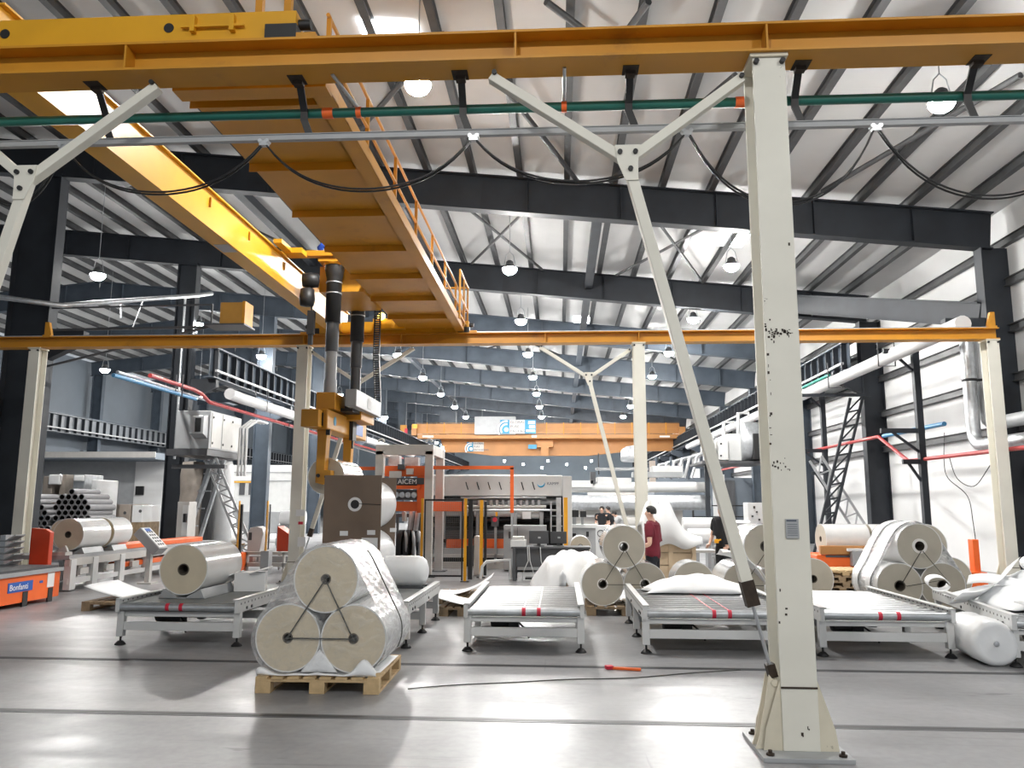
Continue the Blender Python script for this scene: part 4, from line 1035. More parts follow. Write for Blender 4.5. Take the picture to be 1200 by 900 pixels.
# ---- things on the floor
t = thing('red_tool', 'small red hand tool lying on the floor in front of the conveyors', 'tool', (.65, 8.56, 0))
b = MB(); b.bar((.50, 8.60, .015), (.82, 8.54, .015), .04, .025); b.build('tool_handle', REDO, t, .004)
b = MB(); b.box((.50, 8.60, .02), (.08, .07, .035), .3); b.build('tool_head', REDT, t, .004)
p0, p1 = fl(478, 808), fl(868, 786); pts = []
for i in range(40):
    u = i / 39; p = p0.lerp(p1, u); pts.append((p.x, p.y + .05 * math.sin(7 * u) + .02 * math.sin(17 * u), .006))
b = MB(); b.tube(pts, .005, 6); tag(b.build('floor_cable', STRAP), 'thin cable trailing across the floor from the foreground pallet to the near column', 'cable')
# ================================================================== helpers for surveyed boxes
def pb(b, x0, y0, x1, y1, Y, d, Yb=None):
    """a box whose front face fills the surveyed rectangle on the plane Y, d deep"""
    p, q = dp(x0, y1, Y), dp(x1, y0, Y)
    return b.b2(p.x, q.x, Y, Y + d, min(p.z, q.z), max(p.z, q.z))
def part(name, m, parent, *rects, bevel=0):
    if len(rects) > 1:
        for r in rects: o = part(name[:-1] if name.endswith('s') else name, m, parent, r, bevel=bevel)
        return o
    b = MB()
    for r in rects: pb(b, *r)
    return b.build(name, m, parent, bevel)
def tubepart(name, m, parent, pts, r, n=10):
    b = MB(); b.tube(pts, r, n); return b.build(name, m, parent)
def lattice(b, p, q, w, side, n, r=.03):
    p, q, side = V(p), V(q), V(side).normalized() * w / 2
    b.bar(p - side, q - side, r * 2); b.bar(p + side, q + side, r * 2)
    for i in range(n):
        a = p.lerp(q, i / n); c = p.lerp(q, (i + 1) / n)
        b.bar(a - side, a + side, r * 1.3); b.bar(a - side, c + side, r * 1.2)
# ================================================================== left side
# orange-red machine panel of the roll line
t = thing('transfer_car', 'low orange-red machine with a blue maker label at the left edge', 'machine', (-9.2, 12.4, 0))
XP = -8.8
b = MB(); b.b2(XP - 1.2, XP, 10.9, 13.75, .07, .50); body = b.build('machine_body', REDO, t, .008)
b = MB(); b.b2(XP - 1.25, XP + .03, 10.9, 13.8, .50, .56); b.build('grey_top_rail', GREYP, t)
b = MB(); b.b2(XP - 1.2, XP - .05, 10.9, 13.75, .56, .60); b.build('dark_trough', DGREY, t)
for y in (12.1, 12.85, 13.5):
    b = MB(); b.b2(XP - .02, XP + .012, y - .06, y + .06, .0, .24); b.build('fork_slot', BLACK, body)
b = MB(); b.b2(XP, XP + .008, 12.42, 13.02, .25, .41); pl = b.build('maker_label', WASHED, body)
lettering('Bonfanti', (XP + .010, 12.45, .285), (0, 1, 0), (0, 0, 1), .135, LETW, pl)
b = MB(); b.b2(XP, XP + .008, 13.4, 13.58, .25, .49); b.build('paper_note', PAPER, body)
b = MB(); b.b2(XP, XP + .008, 13.2, 13.28, .34, .38); b.build('small_label', WASHED, body)
t = thing('guard_shield', 'upright red guard panel in front of the cream column at the left', 'panel', (-9.5, 14.4, 0))
p = dp(37, 620, 14.4); q = dp(55, 668, 14.4)
b = MB(); b.prism([(p.x, 14.4, .55), (q.x, 14.4, .55), (q.x, 14.4, p.z - .06), (q.x - .1, 14.4, p.z), (p.x, 14.4, p.z + .02)], (0, .12, 0)); b.b2(p.x, q.x, 14.4, 14.52, 0, .55); b.build('guard_sheet', REDP, t, .01)
# stack of grey trays at the left edge
for i in range(6):
    z = .46 + i * .11; p = dp(-12, 640, 13.8)
    t = thing('roll_tray', ['lowest', 'second lowest', 'third lowest', 'third highest', 'second highest', 'topmost'][i] + ' grey cradle tray in the stack at the left edge', 'tray', (p.x + .2, 14.3, z), 'stacked grey cradle trays')
    b = MB(); x0, x1 = p.x - .6, dp(17, 640, 13.7).x
    b.prism([(x0, 13.7, z + .1), (x0 + .3, 13.7, z), (x1 - .16, 13.7, z), (x1, 13.7, z + .09), (x1, 13.7, z + .11), (x1 - .17, 13.7, z + .02), (x0 + .3, 13.7, z + .02), (x0, 13.7, z + .12)], (0, .27, 0)); b.build('tray_sheet', GREYP, t)
    b = MB(); b.b2(x1 - .3, x1 - .2, 13.73, 13.93, z + .02, z + .1); b.build('tray_rib', GALV, t)
t = thing('tray_stand', 'low stand under the stack of grey cradle trays', 'stand', (-10.1, 14.2, 0)); b = MB(); p = dp(-12, 640, 13.8)
b.b2(p.x - .6, p.x + .3, 13.6, 13.97, .40, .455); b.build('stand_top', GREYP, t)
for xx in (p.x - .5, p.x + .25):
    for y_ in (13.65, 13.9): b = MB(); b.b2(xx - .04, xx + .04, y_ - .04, y_ + .04, 0, .40); b.build('leg', GREYP, t)
# roll line
t = thing('roll_line', 'long white roll line with orange guards running back along the left side', 'conveyor', (-9.9, 17, 0))
X0, X1 = -10.75, -9.42
b = MB(); b.b2(X0, X1, 14.95, 21.5, .60, .68); b.build('line_top', GREYP, t)
b = MB(); b.b2(X1 - .05, X1 + .02, 14.95, 21.5, .48, .62); fr = b.build('side_beam', OFFW, t)
b = MB(); b.b2(X1 - .04, X1, 14.95, 21.5, .14, .24); b.build('lower_beam', WHITEP, t)
for y in (15.06, 15.8, 16.8, 17.9, 19.4, 21.2):
    b = MB(); b.b2(X1 - .1, X1 + .04, y - .09, y + .09, .03, .6); b.build('leg', WHITEP, t, .006)
    b = MB(); b.b2(X0, X0 + .1, y - .09, y + .09, .03, .6); b.build('leg', WHITEP, t)
for y in (15.3, 16.2, 17.2):
    b = MB(); b.b2(X1 - .02, X1 + .03, y, y + .28, .3, .42); b.b2(X1 - .3, X1 - .05, y + .05, y + .2, .26, .46); b.build('drive_box', OFFW, t)
b = MB(); b.b2(X1 - .5, X1 - .1, 16.9, 20.9, .68, .80); b.b2(X1 - .35, X1 - .06, 16.9, 20.9, .3, .42); b.build('orange_guard', REDO, t, .02)
b = MB(); b.b2(X1 - .4, X1 - .1, 14.97, 15.2, .68, .74); b.prism([(X1 - .5, 15.1, .68), (X1 - .1, 15.1, .68), (X1 - .2, 15.1, .86)], (0, .05, 0)); b.build('clamp', OFFW, t)
q = dp(79, 637, 15.4); RL = .318; zc = .68 + .06 + RL
film_roll('near one of two film rolls lying end to end on the left roll line', (q.x, 15.4, zc), RL, .98, face=FACE)
film_roll('far one of two film rolls lying end to end on the left roll line', (q.x, 16.5, zc), RL, .72, face=FACE)
cradle('grey cradle under the near roll of the left roll line', q.x, 15.5, 16.2, .68, RL); cradle('grey cradle under the far roll of the left roll line', q.x, 16.55, 17.1, .68, RL)
film_roll('roll wrapped in brown behind the near roll of the left roll line', (q.x - .62, 16.2, .74 + .3), .3, .7, face=FACE)
# operator panel
p = dp(174, 668, 16.6)
t = thing('operator_terminal', 'sloping grey operator panel with a white keypad on a post at the left', 'control panel', (p.x, 16.6, 0))
b = MB(); b.b2(p.x - .05, p.x + .05, 16.55, 16.65, .03, .75); b.b2(p.x - .15, p.x + .15, 16.45, 16.75, 0, .03); b.build('panel_post', OFFW, t)
a = dp(164, 642, 16.6); c = dp(187, 640, 16.6); up_ = V((.30, .12, -.34)).normalized()
b = MB(); ctr = dp(177, 634, 16.5); xx = V((.72, 0, -.69)); yy = V((0, 1, 0)); zz = V((.69, 0, .72)); b.obox(ctr, xx * .31, yy * .2, zz * .10); pc = b.build('panel_case', GREYP, t, .01)
b = MB(); b.obox(ctr + zz * .103, xx * .28, yy * .17, zz * .004); kp = b.build('keypad_plate', PAPER, pc)
b = MB()
for i in range(5):
    for j in range(3): b.obox(ctr + zz * .108 + xx * (-.16 + .09 * i) + yy * (-.09 + .09 * j), xx * .025, yy * .025, zz * .004)
b.build('keypad_keys', DGREY, pc)['kind'] = 'stuff'
b = MB(); b.obox(ctr + zz * .109 - xx * .22, xx * .04, yy * .1, zz * .004); b.build('blue_display', WASHED, pc)
# stack of cardboard cores
YC = 22.0; s = dp(92, 600, YC); px2m = 1 / (F / ((s - EYE).dot(fw)))
rc = 3.55 * px2m
proto = thing('cardboard_core', 'grey cardboard core in the wide honeycomb stack of cores at the left', 'core tube', (0, YC, 0), 'cores in the wide honeycomb stack')
WORLD[proto.name] = V((0, 0, 0)); b = MB(); b.hollow((0, 0, 0), (0, 1.3, 0), rc, rc * .80, 20, 0, 0, 1); b.build('tube_wall', [TUBEG, BLACK], proto); WORLD[proto.name] = V((0, YC, 0))
b = MB(); b.cyl((0, .9, 0), (0, .92, 0), rc * .8, n=16); b.build('end_plug', BLACK, proto).location = (0, 0, 0)
first = True; zb0 = 622
def core(px, py, second=False):
    global first
    p = dp(px, py, YC)
    if first: proto.location = p; first = False
    else: dup(proto, p, 0, 'grey cardboard core in the narrow honeycomb stack of cores next to the cream column' if second else None, 'cores in the narrow honeycomb stack' if second else None)
pitch = 7.55
for r, (x0, n) in enumerate(((65.2, 6), (68.975, 5), (65.2, 6), (68.975, 5), (65.2, 6), (68.975, 5), (65.2, 6), (68.975, 5), (72.75, 4), (84.07, 1))):
    for i in range(n): core(x0 + pitch * i, 632 - 6.2 * r, False)
for r, (x0, n) in enumerate(((40.7, 3), (44.5, 2), (40.7, 3), (44.5, 2), (40.7, 3), (44.5, 2), (40.7, 2), (44.5, 1), (40.7, 1))):
    for i in range(n): core(x0 + pitch * i, 632 - 6.2 * r, True)
t = thing('core_rack', 'low rack under the honeycomb stacks of cores', 'rack', (s.x, YC + .5, 0)); p = dp(38, 636, YC); q = dp(112, 636, YC)
b = MB(); b.b2(p.x, q.x, YC + .1, YC + 1.2, .0, p.z); b.build('rack_base', GREYP, t)
# white wrapped goods behind the cores
t = thing('wrapped_goods', 'tall film-wrapped load standing behind the honeycomb stacks of cores', 'wrapped load', (s.x - .2, YC + 2.2, 0))
b = MB(); pb(b, 42, 558, 62, 655, YC + 1.6, 1); pb(b, 62, 556, 78, 655, YC + 1.7, 1); b.build('carton', BROWN, t, .02)
b = MB(); pb(b, 78, 556, 100, 655, YC + 1.65, 1); b.build('silver_wrap', GALV, t, .02)
b = MB(); pb(b, 56, 556, 70, 568, YC + 1.55, 1.0); pb(b, 86, 557, 98, 564, YC + 1.6, 1.0); pb(b, 100, 562, 114, 655, YC + 1.5, 1.2); b.build('white_film', SIDEW, t, .03)
for i, (x0, y0, x1, y1, m_, l) in enumerate(((116, 592, 130, 617, CARDB, 'grey brown carton, left one of the low row behind the roll line'), (131, 591, 154, 617, CARDB, 'grey brown carton, middle one of the low row behind the roll line'), (154, 592, 167, 612, SIDEW, 'film-covered carton at the right end of the low row behind the roll line'))):
    t = thing('carton', l, 'box', (dp(x0, y1, 25).x, 25, 0)); b = MB(); pb(b, x0, y0, x1, y1, 25, 1.1); o = b.build('carton_body', m_, t, .01)
    p = dp((x0 + x1) / 2 + 4, (y0 + y1) / 2 - 3, 25); b = MB(); b.cyl((p.x, 24.985, p.z), (p.x, 25.01, p.z), .05, n=14); b.build('port', DGREY, o)
    b = MB(); pl_ = dp(x0, y1, 25); b.b2(pl_.x, dp(x1, y1, 25).x, 25, 26.1, 0, pl_.z); b.build('carton_stand', WOODD, t)
# box of the air handling unit on its lattice stand
t = thing('air_handling_unit', 'light grey air handling unit with a square hood at the left columns', 'ventilation unit', (-12.2, 26, 2.9))
p = dp(204, 526, 24.4); q = dp(247, 481, 24.4); UX0, UX1, UZ0, UZ1 = p.x, q.x, p.z, q.z
b = MB(); b.b2(UX0, UX1, 24.4, 26.9, UZ0, UZ1); b.build('unit_case', GREYP, t, .02)
h0 = dp(221, 508, 24.0); h1 = dp(238, 488, 24.0)
b = MB(); b.prism([(h0.x, 24.4, h0.z - .12), (h0.x, 24.4, h1.z + .1), (h0.x + .05, 23.95, h1.z), (h0.x + .05, 23.95, h0.z)], (h1.x - h0.x, 0, 0)); hd = b.build('air_hood', GREYP, t)
b = MB(); b.b2(h0.x + .22, h1.x - .03, 23.93, 23.96, h0.z + .05, h1.z - .05); b.build('hood_opening', BLACK, hd)
for yy in (24.9, 25.7, 26.4):
    b = MB(); b.b2(UX1, UX1 + .012, yy - .36, yy + .36, UZ0 + .06, UZ1 - .06); d = b.build('access_panel', OFFW, t)
    b = MB()
    for dz in (.2, UZ1 - UZ0 - .2): b.cyl((UX1, yy - .28, UZ0 + dz), (UX1 + .03, yy - .28, UZ0 + dz), .04, n=10)
    b.build('panel_knob', BLACK, d)
b = MB(); b.b2(UX0 - .1, UX1 + .1, 24.1, 27.0, UZ0 - .22, UZ0 - .02); b.b2(UX0, UX1 + .6, 24.3, 24.5, UZ0 - .62, UZ0 - .5); b.build('platform', DGREY, t)
b = MB()
for k in range(3): b.tube([(UX1 + .25 + .12 * k, 26.2, UZ0 - .8), (UX1 + .25 + .12 * k, 26.2, UZ1 - .4), (UX1 + .45 + .12 * k, 26.6, UZ1 - .1), (UX1 + .45 + .12 * k, 27.5, UZ1 - .1)], .045, 8)
b.build('insulated_pipes', DUCT, t)
b = MB(); e = dp(298, 645, 25.5); lattice(b, (UX1 - .2, 25.0, UZ0 - .25), (e.x, 25.2, .0), .34, (1, 0, .4), 9, .035); e2 = dp(216, 648, 25.5); b.build('lattice_leg', GREYP, t)
b = MB(); b.bar((UX1 - .1, 25.0, UZ0 - .3), (e2.x, 25.2, 0), .13, .13); b.bar((UX1 + .15, 25.3, UZ0 - .3), (e2.x + .4, 25.4, 0), .1, .1)
for i in range(5): u = .15 + i * .18; a = V((UX1, 25.0, UZ0 - .3)).lerp(V((e2.x, 25.2, 0)), u); b.box(a, (.45, .05, .04))
b.build('sloping_leg', GALV, t)
# dust silo of wrapped bags below it
t = thing('wrapped_silo', 'dusty brown wrapped column of bags standing below the air handling unit', 'silo', (dp(222, 640, 26).x, 26.3, 0))
b = MB(); c = dp(222, 640, 26.3); b.lathe([(0, 0), (.42, 0), (.44, .5), (.40, 1.0), (.43, 1.5), (.40, 2.0), (.44, 2.6), (.38, 3.05), (0, 3.08)], (c.x, 26.3, 0), n=20); b.build('bag_column', BROWN, t)
b = MB(); b.b2(c.x + .42, c.x + .7, 26.1, 26.5, 0, 2.9); b.build('dark_stripe', DGREY, t)
b = MB(); b.lathe([(0, 0), (.3, 0), (.3, 2.2), (.26, 2.9), (.2, 3.1), (0, 3.1)], (c.x + 1.05, 26.4, 0), n=18); b.build('clear_sleeve', SIDEW, t)
t = thing('valve_cabinet', 'white cabinet with a dark valve beside the second dark column at the left', 'cabinet', (dp(209, 645, 23).x, 23.2, 0))
part('cabinet_body', OFFW, t, (205, 588, 222, 640, 23, .5), bevel=.01); part('cabinet_door', WHITEP, t, (212, 592, 221, 628, 22.97, .03)); part('dark_valve', BLACK, t, (214, 602, 218, 612, 22.9, .07)); part('cabinet_frame', DGREY, t, (204, 640, 224, 660, 23, .5))
# rolls seen between the lattice legs
for i, (px, py, r, Y, l) in enumerate(((254, 612, 8.5, 28.0, 'small upper roll with a grey end seen under the lattice leg at the left'), (262, 628, 9.5, 28.0, 'small lower right roll seen under the lattice leg at the left'), (245, 628, 9.5, 28.05, 'small lower left roll seen under the lattice leg at the left'))):
    roll_px(l, px, py, r, Y, 1.1, face=FACED, side=SIDEW, ri=.05)
p = dp(235, 638, 28); q = dp(273, 638, 28); pallet('pallet under the small trio of rolls seen under the lattice leg', p.x, q.x, 27.95, 29.1, m=WOODD, z0=.0, h=max(.144, p.z + .0))
# machine rounded cover and frame in front of the third column
t = thing('winder_frame', 'grey machine frame with a rounded white side cover left of the posted cream column', 'machine', (-7.7, 20.5, 0))
part('frame_beam', OFFW, t, (285, 647, 341, 650, 19.5, .1), (285, 660, 341, 664, 19.5, .1), (330, 647, 333, 672, 19.5, .12), (287, 647, 290, 672, 19.5, .12), (305, 647, 308, 668, 19.5, .12))
p0 = dp(289, 650, 20); p1 = dp(309, 617, 20)
b = MB(); w = p1.x - p0.x; hh = p1.z - p0.z
b.prism([(p0.x, 20, p0.z), (p0.x + w * .8, 20, p0.z), (p0.x + w * .92, 20, p0.z + hh * .5), (p0.x + w, 20, p0.z + hh * .72), (p0.x + w * .92, 20, p0.z + hh * .93), (p0.x + w * .6, 20, p1.z), (p0.x + w * .15, 20, p0.z + hh * .95), (p0.x, 20, p0.z + hh * .8)], (0, .4, 0)); sc_ = b.build('side_cover', WHITEP, t, .01)
part('cover_slot', DGREY, sc_, (291, 624, 295, 633, 19.98, .04))
part('orange_support', REDO, t, (270, 648, 283, 672, 19.2, .5)); part('grey_drive_row', GREYP, t, (292, 652, 340, 659, 19.8, .2))
part('white_terminals', PAPER, t, (296, 653, 300, 658, 19.77, .03), (303, 653, 308, 658, 19.77, .03), (312, 653, 316, 658, 19.77, .03))
for i, (px, y0, y1, l) in enumerate(((278, 587, 672, 'thin yellow post in front of the lattice leg at the left'), (312, 587, 646, 'thin yellow post left of the posted cream column'))):
    t = thing('sensor_post', l, 'post', (dp(px, y1, 19.1).x, 19.1, 0)); part('yellow_post', YPOST, t, (px - 2, y0, px + 2, y1, 19.1, .08))
    p = dp(px, y1, 19.1); b = MB(); b.b2(p.x - .1, p.x + .1, 19.0, 19.25, 0, max(.03, p.z + .01)); b.build('post_base', GREYP, t)
    part('black_strip', BLACK, t, (px + 2.2, y0 + 4, px + 4, y1 - 2, 19.12, .06))
t = thing('red_hopper', 'red sloping hopper side left of the posted cream column', 'machine panel', (dp(333, 646, 20.3).x, 20.3, 0))
p = dp(324, 646, 20.3); q = dp(341, 617, 20.3)
b = MB(); b.prism([(p.x, 20.3, p.z), (q.x, 20.3, p.z), (q.x, 20.3, q.z - .22), (p.x, 20.3, q.z)], (0, .5, 0)); b.build('hopper_sheet', REDP, t); part('hopper_legs', GREYP, t, (325, 646, 328, 672, 20.3, .1), (336, 646, 339, 672, 20.3, .1))
# background left: white machine room and equipment seen between the columns
t = thing('white_machine_hall', 'white paneled machine housing far back at the left, between the second and third dark columns', 'machine', (-15, 50, 0))
part('housing', WHITEP, t, (262, 545, 345, 608, 44, 3)); part('panel_line', GREYP, t, (262, 553, 345, 554, 43.97, .03), (262, 563, 345, 564, 43.97, .03)); part('yellow_line', YPOST, t, (268, 564, 300, 565.5, 43.95, .03)); part('dark_doors', DGREY, t, (280, 566, 287, 580, 43.95, .05), (291, 566, 295, 580, 43.95, .05)); part('housing_base', GREYP, t, (240, 600, 345, 625, 43, 2))
for i in range(3):
    t = thing('distant_roll', ['far white roll left of the posted cream column, upper', 'far white roll left of the posted cream column, lower', 'far white roll low beside the sensor post'][i], 'roll', (0, 30, 0)); px, py, r = ((330, 607, 8), (328, 622, 9), (318, 632, 7))[i]
    YY = 30 + 2 * i; c = dp(px, py, YY); t.location = (c.x, YY, 0); WORLD[t.name] = V(t.location); b = MB(); b.hollow(c - V((.0, 0, 0)), c + V((.9, .0, 0)), r * 32 / F, .05, 24); b.build('film_winding', SIDEW, t); b = MB(); b.b2(c.x - .1, c.x + .9, YY - .2, YY + .2, 0, max(.03, c.z - r * 32 / F + .02)); b.build('roll_stand', GREYP, t)
t = thing('red_light_box', 'small red box glowing over the small trio of rolls at the left', 'box', (dp(254, 590, 30).x, 30, 0)); part('box_body', REDT, t, (249, 588, 259, 592, 30, .3)); part('box_post', GREYP, t, (253, 592, 255, 640, 30.1, .08))
# ochre cabinet on its bracket above the far runway beam
t = thing('cabinet_on_bracket', 'ochre cabinet on a thin platform above the far runway beam at the left', 'cabinet', (-9.4, 19.0, 6.0))
p = dp(257, 379, 19.0); q = dp(285, 354, 19.0)
b = MB(); b.b2(p.x, q.x, 19.0, 19.5, p.z, q.z); b.build('cabinet_body', ORCAB, t, .01)
b = MB(); b.b2(q.x, q.x + .07, 18.97, 19.5, p.z - .02, q.z + .02); b.build('cabinet_flange', ORANGE, t)
b = MB(); b.b2(p.x - .35, q.x + .1, 18.9, 19.6, p.z - .06, p.z - .02); b.bar((p.x - .35, 19.2, p.z - .04), (XL + .03, 19.4, p.z - .04), .06); b.bar((p.x - .3, 19.2, q.z), (XL + .03, 19.4, q.z), .04); b.bar((p.x - .3, 19.2, p.z), (p.x - .3, 19.2, q.z), .04); b.bar((p.x - .2, 19.2, p.z), (XL + .03, 19.4, p.z - 1.0), .05); b.build('support_bracket', DGREY, t)
# grey conduit crossing the first left columns
t = thing('grey_conduit', 'long grey conduit running level past the second dark column at the left', 'pipe', (-12.5, 18, 6.5))
a = dp(-10, 347, 19.0); c = dp(72, 358, 19.0); d = dp(232, 346, 25.0); e = dp(248, 344, 27.0)
tubepart('conduit', GALV, t, [a, c, d, e], .07); b = MB(); b.bar(dp(168, 352, 22.7), dp(155, 385, 22.7), .03); b.build('conduit_hanger', DGREY, t); b = MB(); b.bar(dp(142, 357, 22), dp(142, 373, 22), .05); b.build('conduit_hanger', DGREY, t)
t = thing('riser_pipe', 'thin pale riser pipe on the face of the second dark column at the left', 'pipe', (-12.6, 27, 0)); q = dp(217, 350, 27.0); tubepart('riser', GALV, t, [(q.x, 27.0, 3.2), (q.x, 27.0, q.z)], .045)
# coloured pipes and ducts along the left columns
def ypipe(name, label, m, pts, r, cat='pipe', wraps=None):
    t = thing(name, label, cat, pts[0]); tubepart('pipe_run', m, t, pts, r, 14)
    if wraps:
        for y in wraps: x = pts[0][0]; z = pts[-1][2]; b = MB(); b.tube([(x - r - .04, y, z + .6), (x - r - .04, y, z - r - .03), (x + r + .04, y, z - r - .03), (x + r + .04, y, z + .6)], .02, 6); b.build('pipe_hanger', DGREY, t)
    return t
XPp = -12.0
ypipe('blue_pipe', 'blue pipe running along the left columns under the conduit', PIPEB, [(XPp, 20.3, 5.08), (XPp, 25.2, 5.08)], .055)
ypipe('red_pipe', 'red pipe with a kink running back along the left columns', PIPER, [(XPp, 22.2, 5.38), (XPp, 25.0, 5.36), (XPp, 25.6, 5.30), (XPp, 26.2, 5.1), (XPp, 27, 5.1), (XPp, 60, 5.1)], .065, wraps=(24, 34, 42))
ypipe('grey_pipe', 'thin grey pipe running back beside the red pipe along the left columns', GALV, [(XPp - .3, 21, 5.28), (XPp - .3, 60, 4.9)], .05)
ypipe('white_duct', 'white insulated duct running back under the left runway girder', DUCT, [(-11.65, 27.0, 5.50), (-11.65, 28.0, 5.48), (-11.65, 62, 5.46)], .2, 'duct', wraps=(30, 38, 46))
# ================================================================== right side
ypipe('white_duct', 'white insulated duct climbing forward along the right wall', DUCT, [(8.8, 17.4, 5.62), (8.8, 55, 5.60)], .18, 'duct', wraps=(21.5, 25.5, 31))
for k, (xx, yy, zt, zb_) in enumerate(((9.62, 18.95, 5.5, 3.05), (9.95, 19.0, 5.5, 3.55))):
    t = thing('insulated_pipe', ('front' if k == 0 else 'rear') + ' one of two grey pipes dropping beside the right wall and bending forward', 'pipe', (xx, yy, zb_), 'grey pipes by the right wall')
    pts = [(xx, yy, 5.6)] + [(xx, yy, zb_ + .35)] + [(xx, yy - .35 + .35 * math.cos(a), zb_ + .35 - .35 * math.sin(a)) for a in (.4, .8, 1.2, PI / 2)] + [(xx, 13.5, zb_)]
    tubepart('pipe_lagging', GREYP if k else GALV, t, pts, .15, 18)
    b = MB(); b.lathe([(.155, -.03), (.165, -.03), (.165, .03), (.155, .03)], (xx, yy, 4.6), n=18); b.build('pipe_clamp', BLACK, t)
ypipe('red_pipe', 'red pipe with a drop running along the right wall', PIPER, [(9.35, 48, 3.66), (9.35, 23.8, 3.68), (9.35, 21.9, 2.87), (9.35, 14, 2.84)], .05)
ypipe('blue_pipe', 'short blue pipe ending in a cap beside the red pipe at the right wall', PIPEB, [(9.75, 24.4, 3.75), (9.75, 20.6, 3.74)], .06)
ypipe('grey_pipe', 'thin cyan edged pipe below the right runway girder', GREEN2, [(9.45, 28, 6.2), (9.45, 36, 6.2)], .05)
for k, (px, Y, zt, l) in enumerate(((1078, 21.0, 5.75, 'black pipe stand with side arms nearest the right wall pipes'), (965, 28.8, 5.75, 'black pipe stand just right of the near white column'))):
    x = dp(px, 500, Y).x; t = thing('pipe_stand', l, 'stand', (x, Y, 0), 'black pipe stands at the right')
    b = MB(); b.b2(x - .08, x + .08, Y - .08, Y + .08, 0, zt); b.build('stand_post', STEEL, t)
    for zz, w in ((5.70, .8), (3.6, 1.0), (2.8, .5)):
        b = MB(); b.b2(x - w, x + .1, Y - .05, Y + .05, zz - .06, zz + .06); b.bar((x - w * .7, Y, zz - .04), (x, Y, zz - .6), .06); b.build('side_arm', STEEL, t)
t = thing('lattice_support', 'dark crossed lattice legs standing before the right wall', 'support', (8.5, 26.0, 0))
a0 = dp(958, 620, 26.3); a1 = dp(1003, 452, 26.3); b = MB(); lattice(b, (a0.x, 26.3, 0), (a1.x, 26.3, 5.2), .42, (1, 0, .2), 11, .04); b.build('lattice_leg', STEEL, t)
a1 = dp(975, 556, 26.6); a0 = dp(1016, 612, 26.6); b = MB(); lattice(b, (a0.x + .3, 26.6, 0), (a1.x - .5, 26.6, 3.2), .42, (1, 0, .4), 7, .035); b.build('lattice_leg', GREYP, t)
b = MB(); b.b2(7.6, 10.2, 26.2, 26.3, 5.2, 5.3); b.build('top_beam', STEEL, t)
for k, (pts, l) in enumerate(((((1100, 508), (1097, 540), (1100, 560), (1120, 580), (1124, 610), (1126, 650)), 'thin black cable hanging down the right wall towards the orange post'), (((1103, 535), (1110, 560), (1128, 569), (1145, 550), (1158, 530)), 'thin black cable loop hanging below the red pipe at the right wall'))):
    P0 = [V((x, y, 0)) for x, y in pts]; P1 = [P0[0]] + P0 + [P0[-1]]; pts = []
    for i in range(1, len(P1) - 2):
        for q_ in range(6):
            u = q_ / 6; a_, b_, c_, d_ = P1[i - 1], P1[i], P1[i + 1], P1[i + 2]; r_ = .5 * (2 * b_ + (c_ - a_) * u + (2 * a_ - 5 * b_ + 4 * c_ - d_) * u * u + (3 * b_ - a_ - 3 * c_ + d_) * u ** 3); pts.append((r_.x, r_.y))
    b = MB(); b.tube([V((10.9, dp(x, y, 20).y * 0 + 10.9 * F / (x - 657) * 1.0 + .3, 1.7 + (590 - y) / F * (10.9 * F / (x - 657)) * 1.01)) for x, y in pts], .012, 6); tag(b.build('wall_cable', BLACK), l, 'cable')
t = thing('orange_post', 'orange steel post with a foot plate standing by the right wall', 'post', (dp(1142, 668, 16.8).x, 16.8, 0)); q = dp(1142, 632, 16.8)
b = MB(); b.b2(q.x - .09, q.x + .03, 16.7, 16.9, .03, q.z); b.build('post_shaft', REDO, t, .01); b = MB(); b.b2(q.x - .55, q.x + .1, 16.6, 17.0, 0, .38); b.build('post_foot', REDO, t, .01)
# orange unwinder with a long film roll
t = thing('roll_carrier', 'orange roll carrier in front of the right wall holding one long double roll', 'machine', (7.3, 20.2, 0))
part('carrier_bed', REDO, t, (958, 651, 1046, 668, 19.4, 1.1), bevel=.02); part('carrier_shelf', FARORANGE, t, (962, 640, 1040, 650, 19.36, .14), bevel=.02); part('dark_slots', DGREY, t, (968, 651, 1000, 653, 19.38, .04)); part('grey_end_box', GREYP, t, (1000, 645, 1022, 664, 19.2, .3), bevel=.02); part('carrier_base', DGREY, t, (958, 668, 1046, 678, 19.5, 1.0))
part('orange_skid', REDO, t, (1016, 660, 1048, 672, 19.3, .6))
cz = dp(970, 632, 19.7); e_ = dp(1050, 630, 20.4); Rr = .36
film_roll('left half of the long double roll on the orange carrier', (cz.x - .1, 19.9, cz.z), Rr, 1.05, ax=(1, .05, 0), face=FACED, side=SIDE)
film_roll('right half of the long double roll on the orange carrier', (cz.x + 1.02, 19.96, cz.z), Rr, 1.1, ax=(1, .05, 0), face=FACED, side=SIDE)
t = thing('paper_wad', 'white paper lying on the orange carrier below the long roll', 'paper', (dp(1003, 645, 19.3).x, 19.3, 0)); part('paper', PAPER, t, (994, 643, 1012, 646, 19.25, .3))
p = dp(977, 690, 16.4)
for i in range(4): pallet(['lowest', 'second', 'third', 'topmost'][i] + ' pallet of the short stack in front of the orange roll carrier', 5.15 + .05 * (i % 2), 6.06 + .05 * (i % 2), 16.5, 17.4, z0=.101 * i, h=.1, m=WOOD if i == 3 else WOODD, n=6, rz=.06 * (i % 2), group='pallets stacked before the orange carrier')
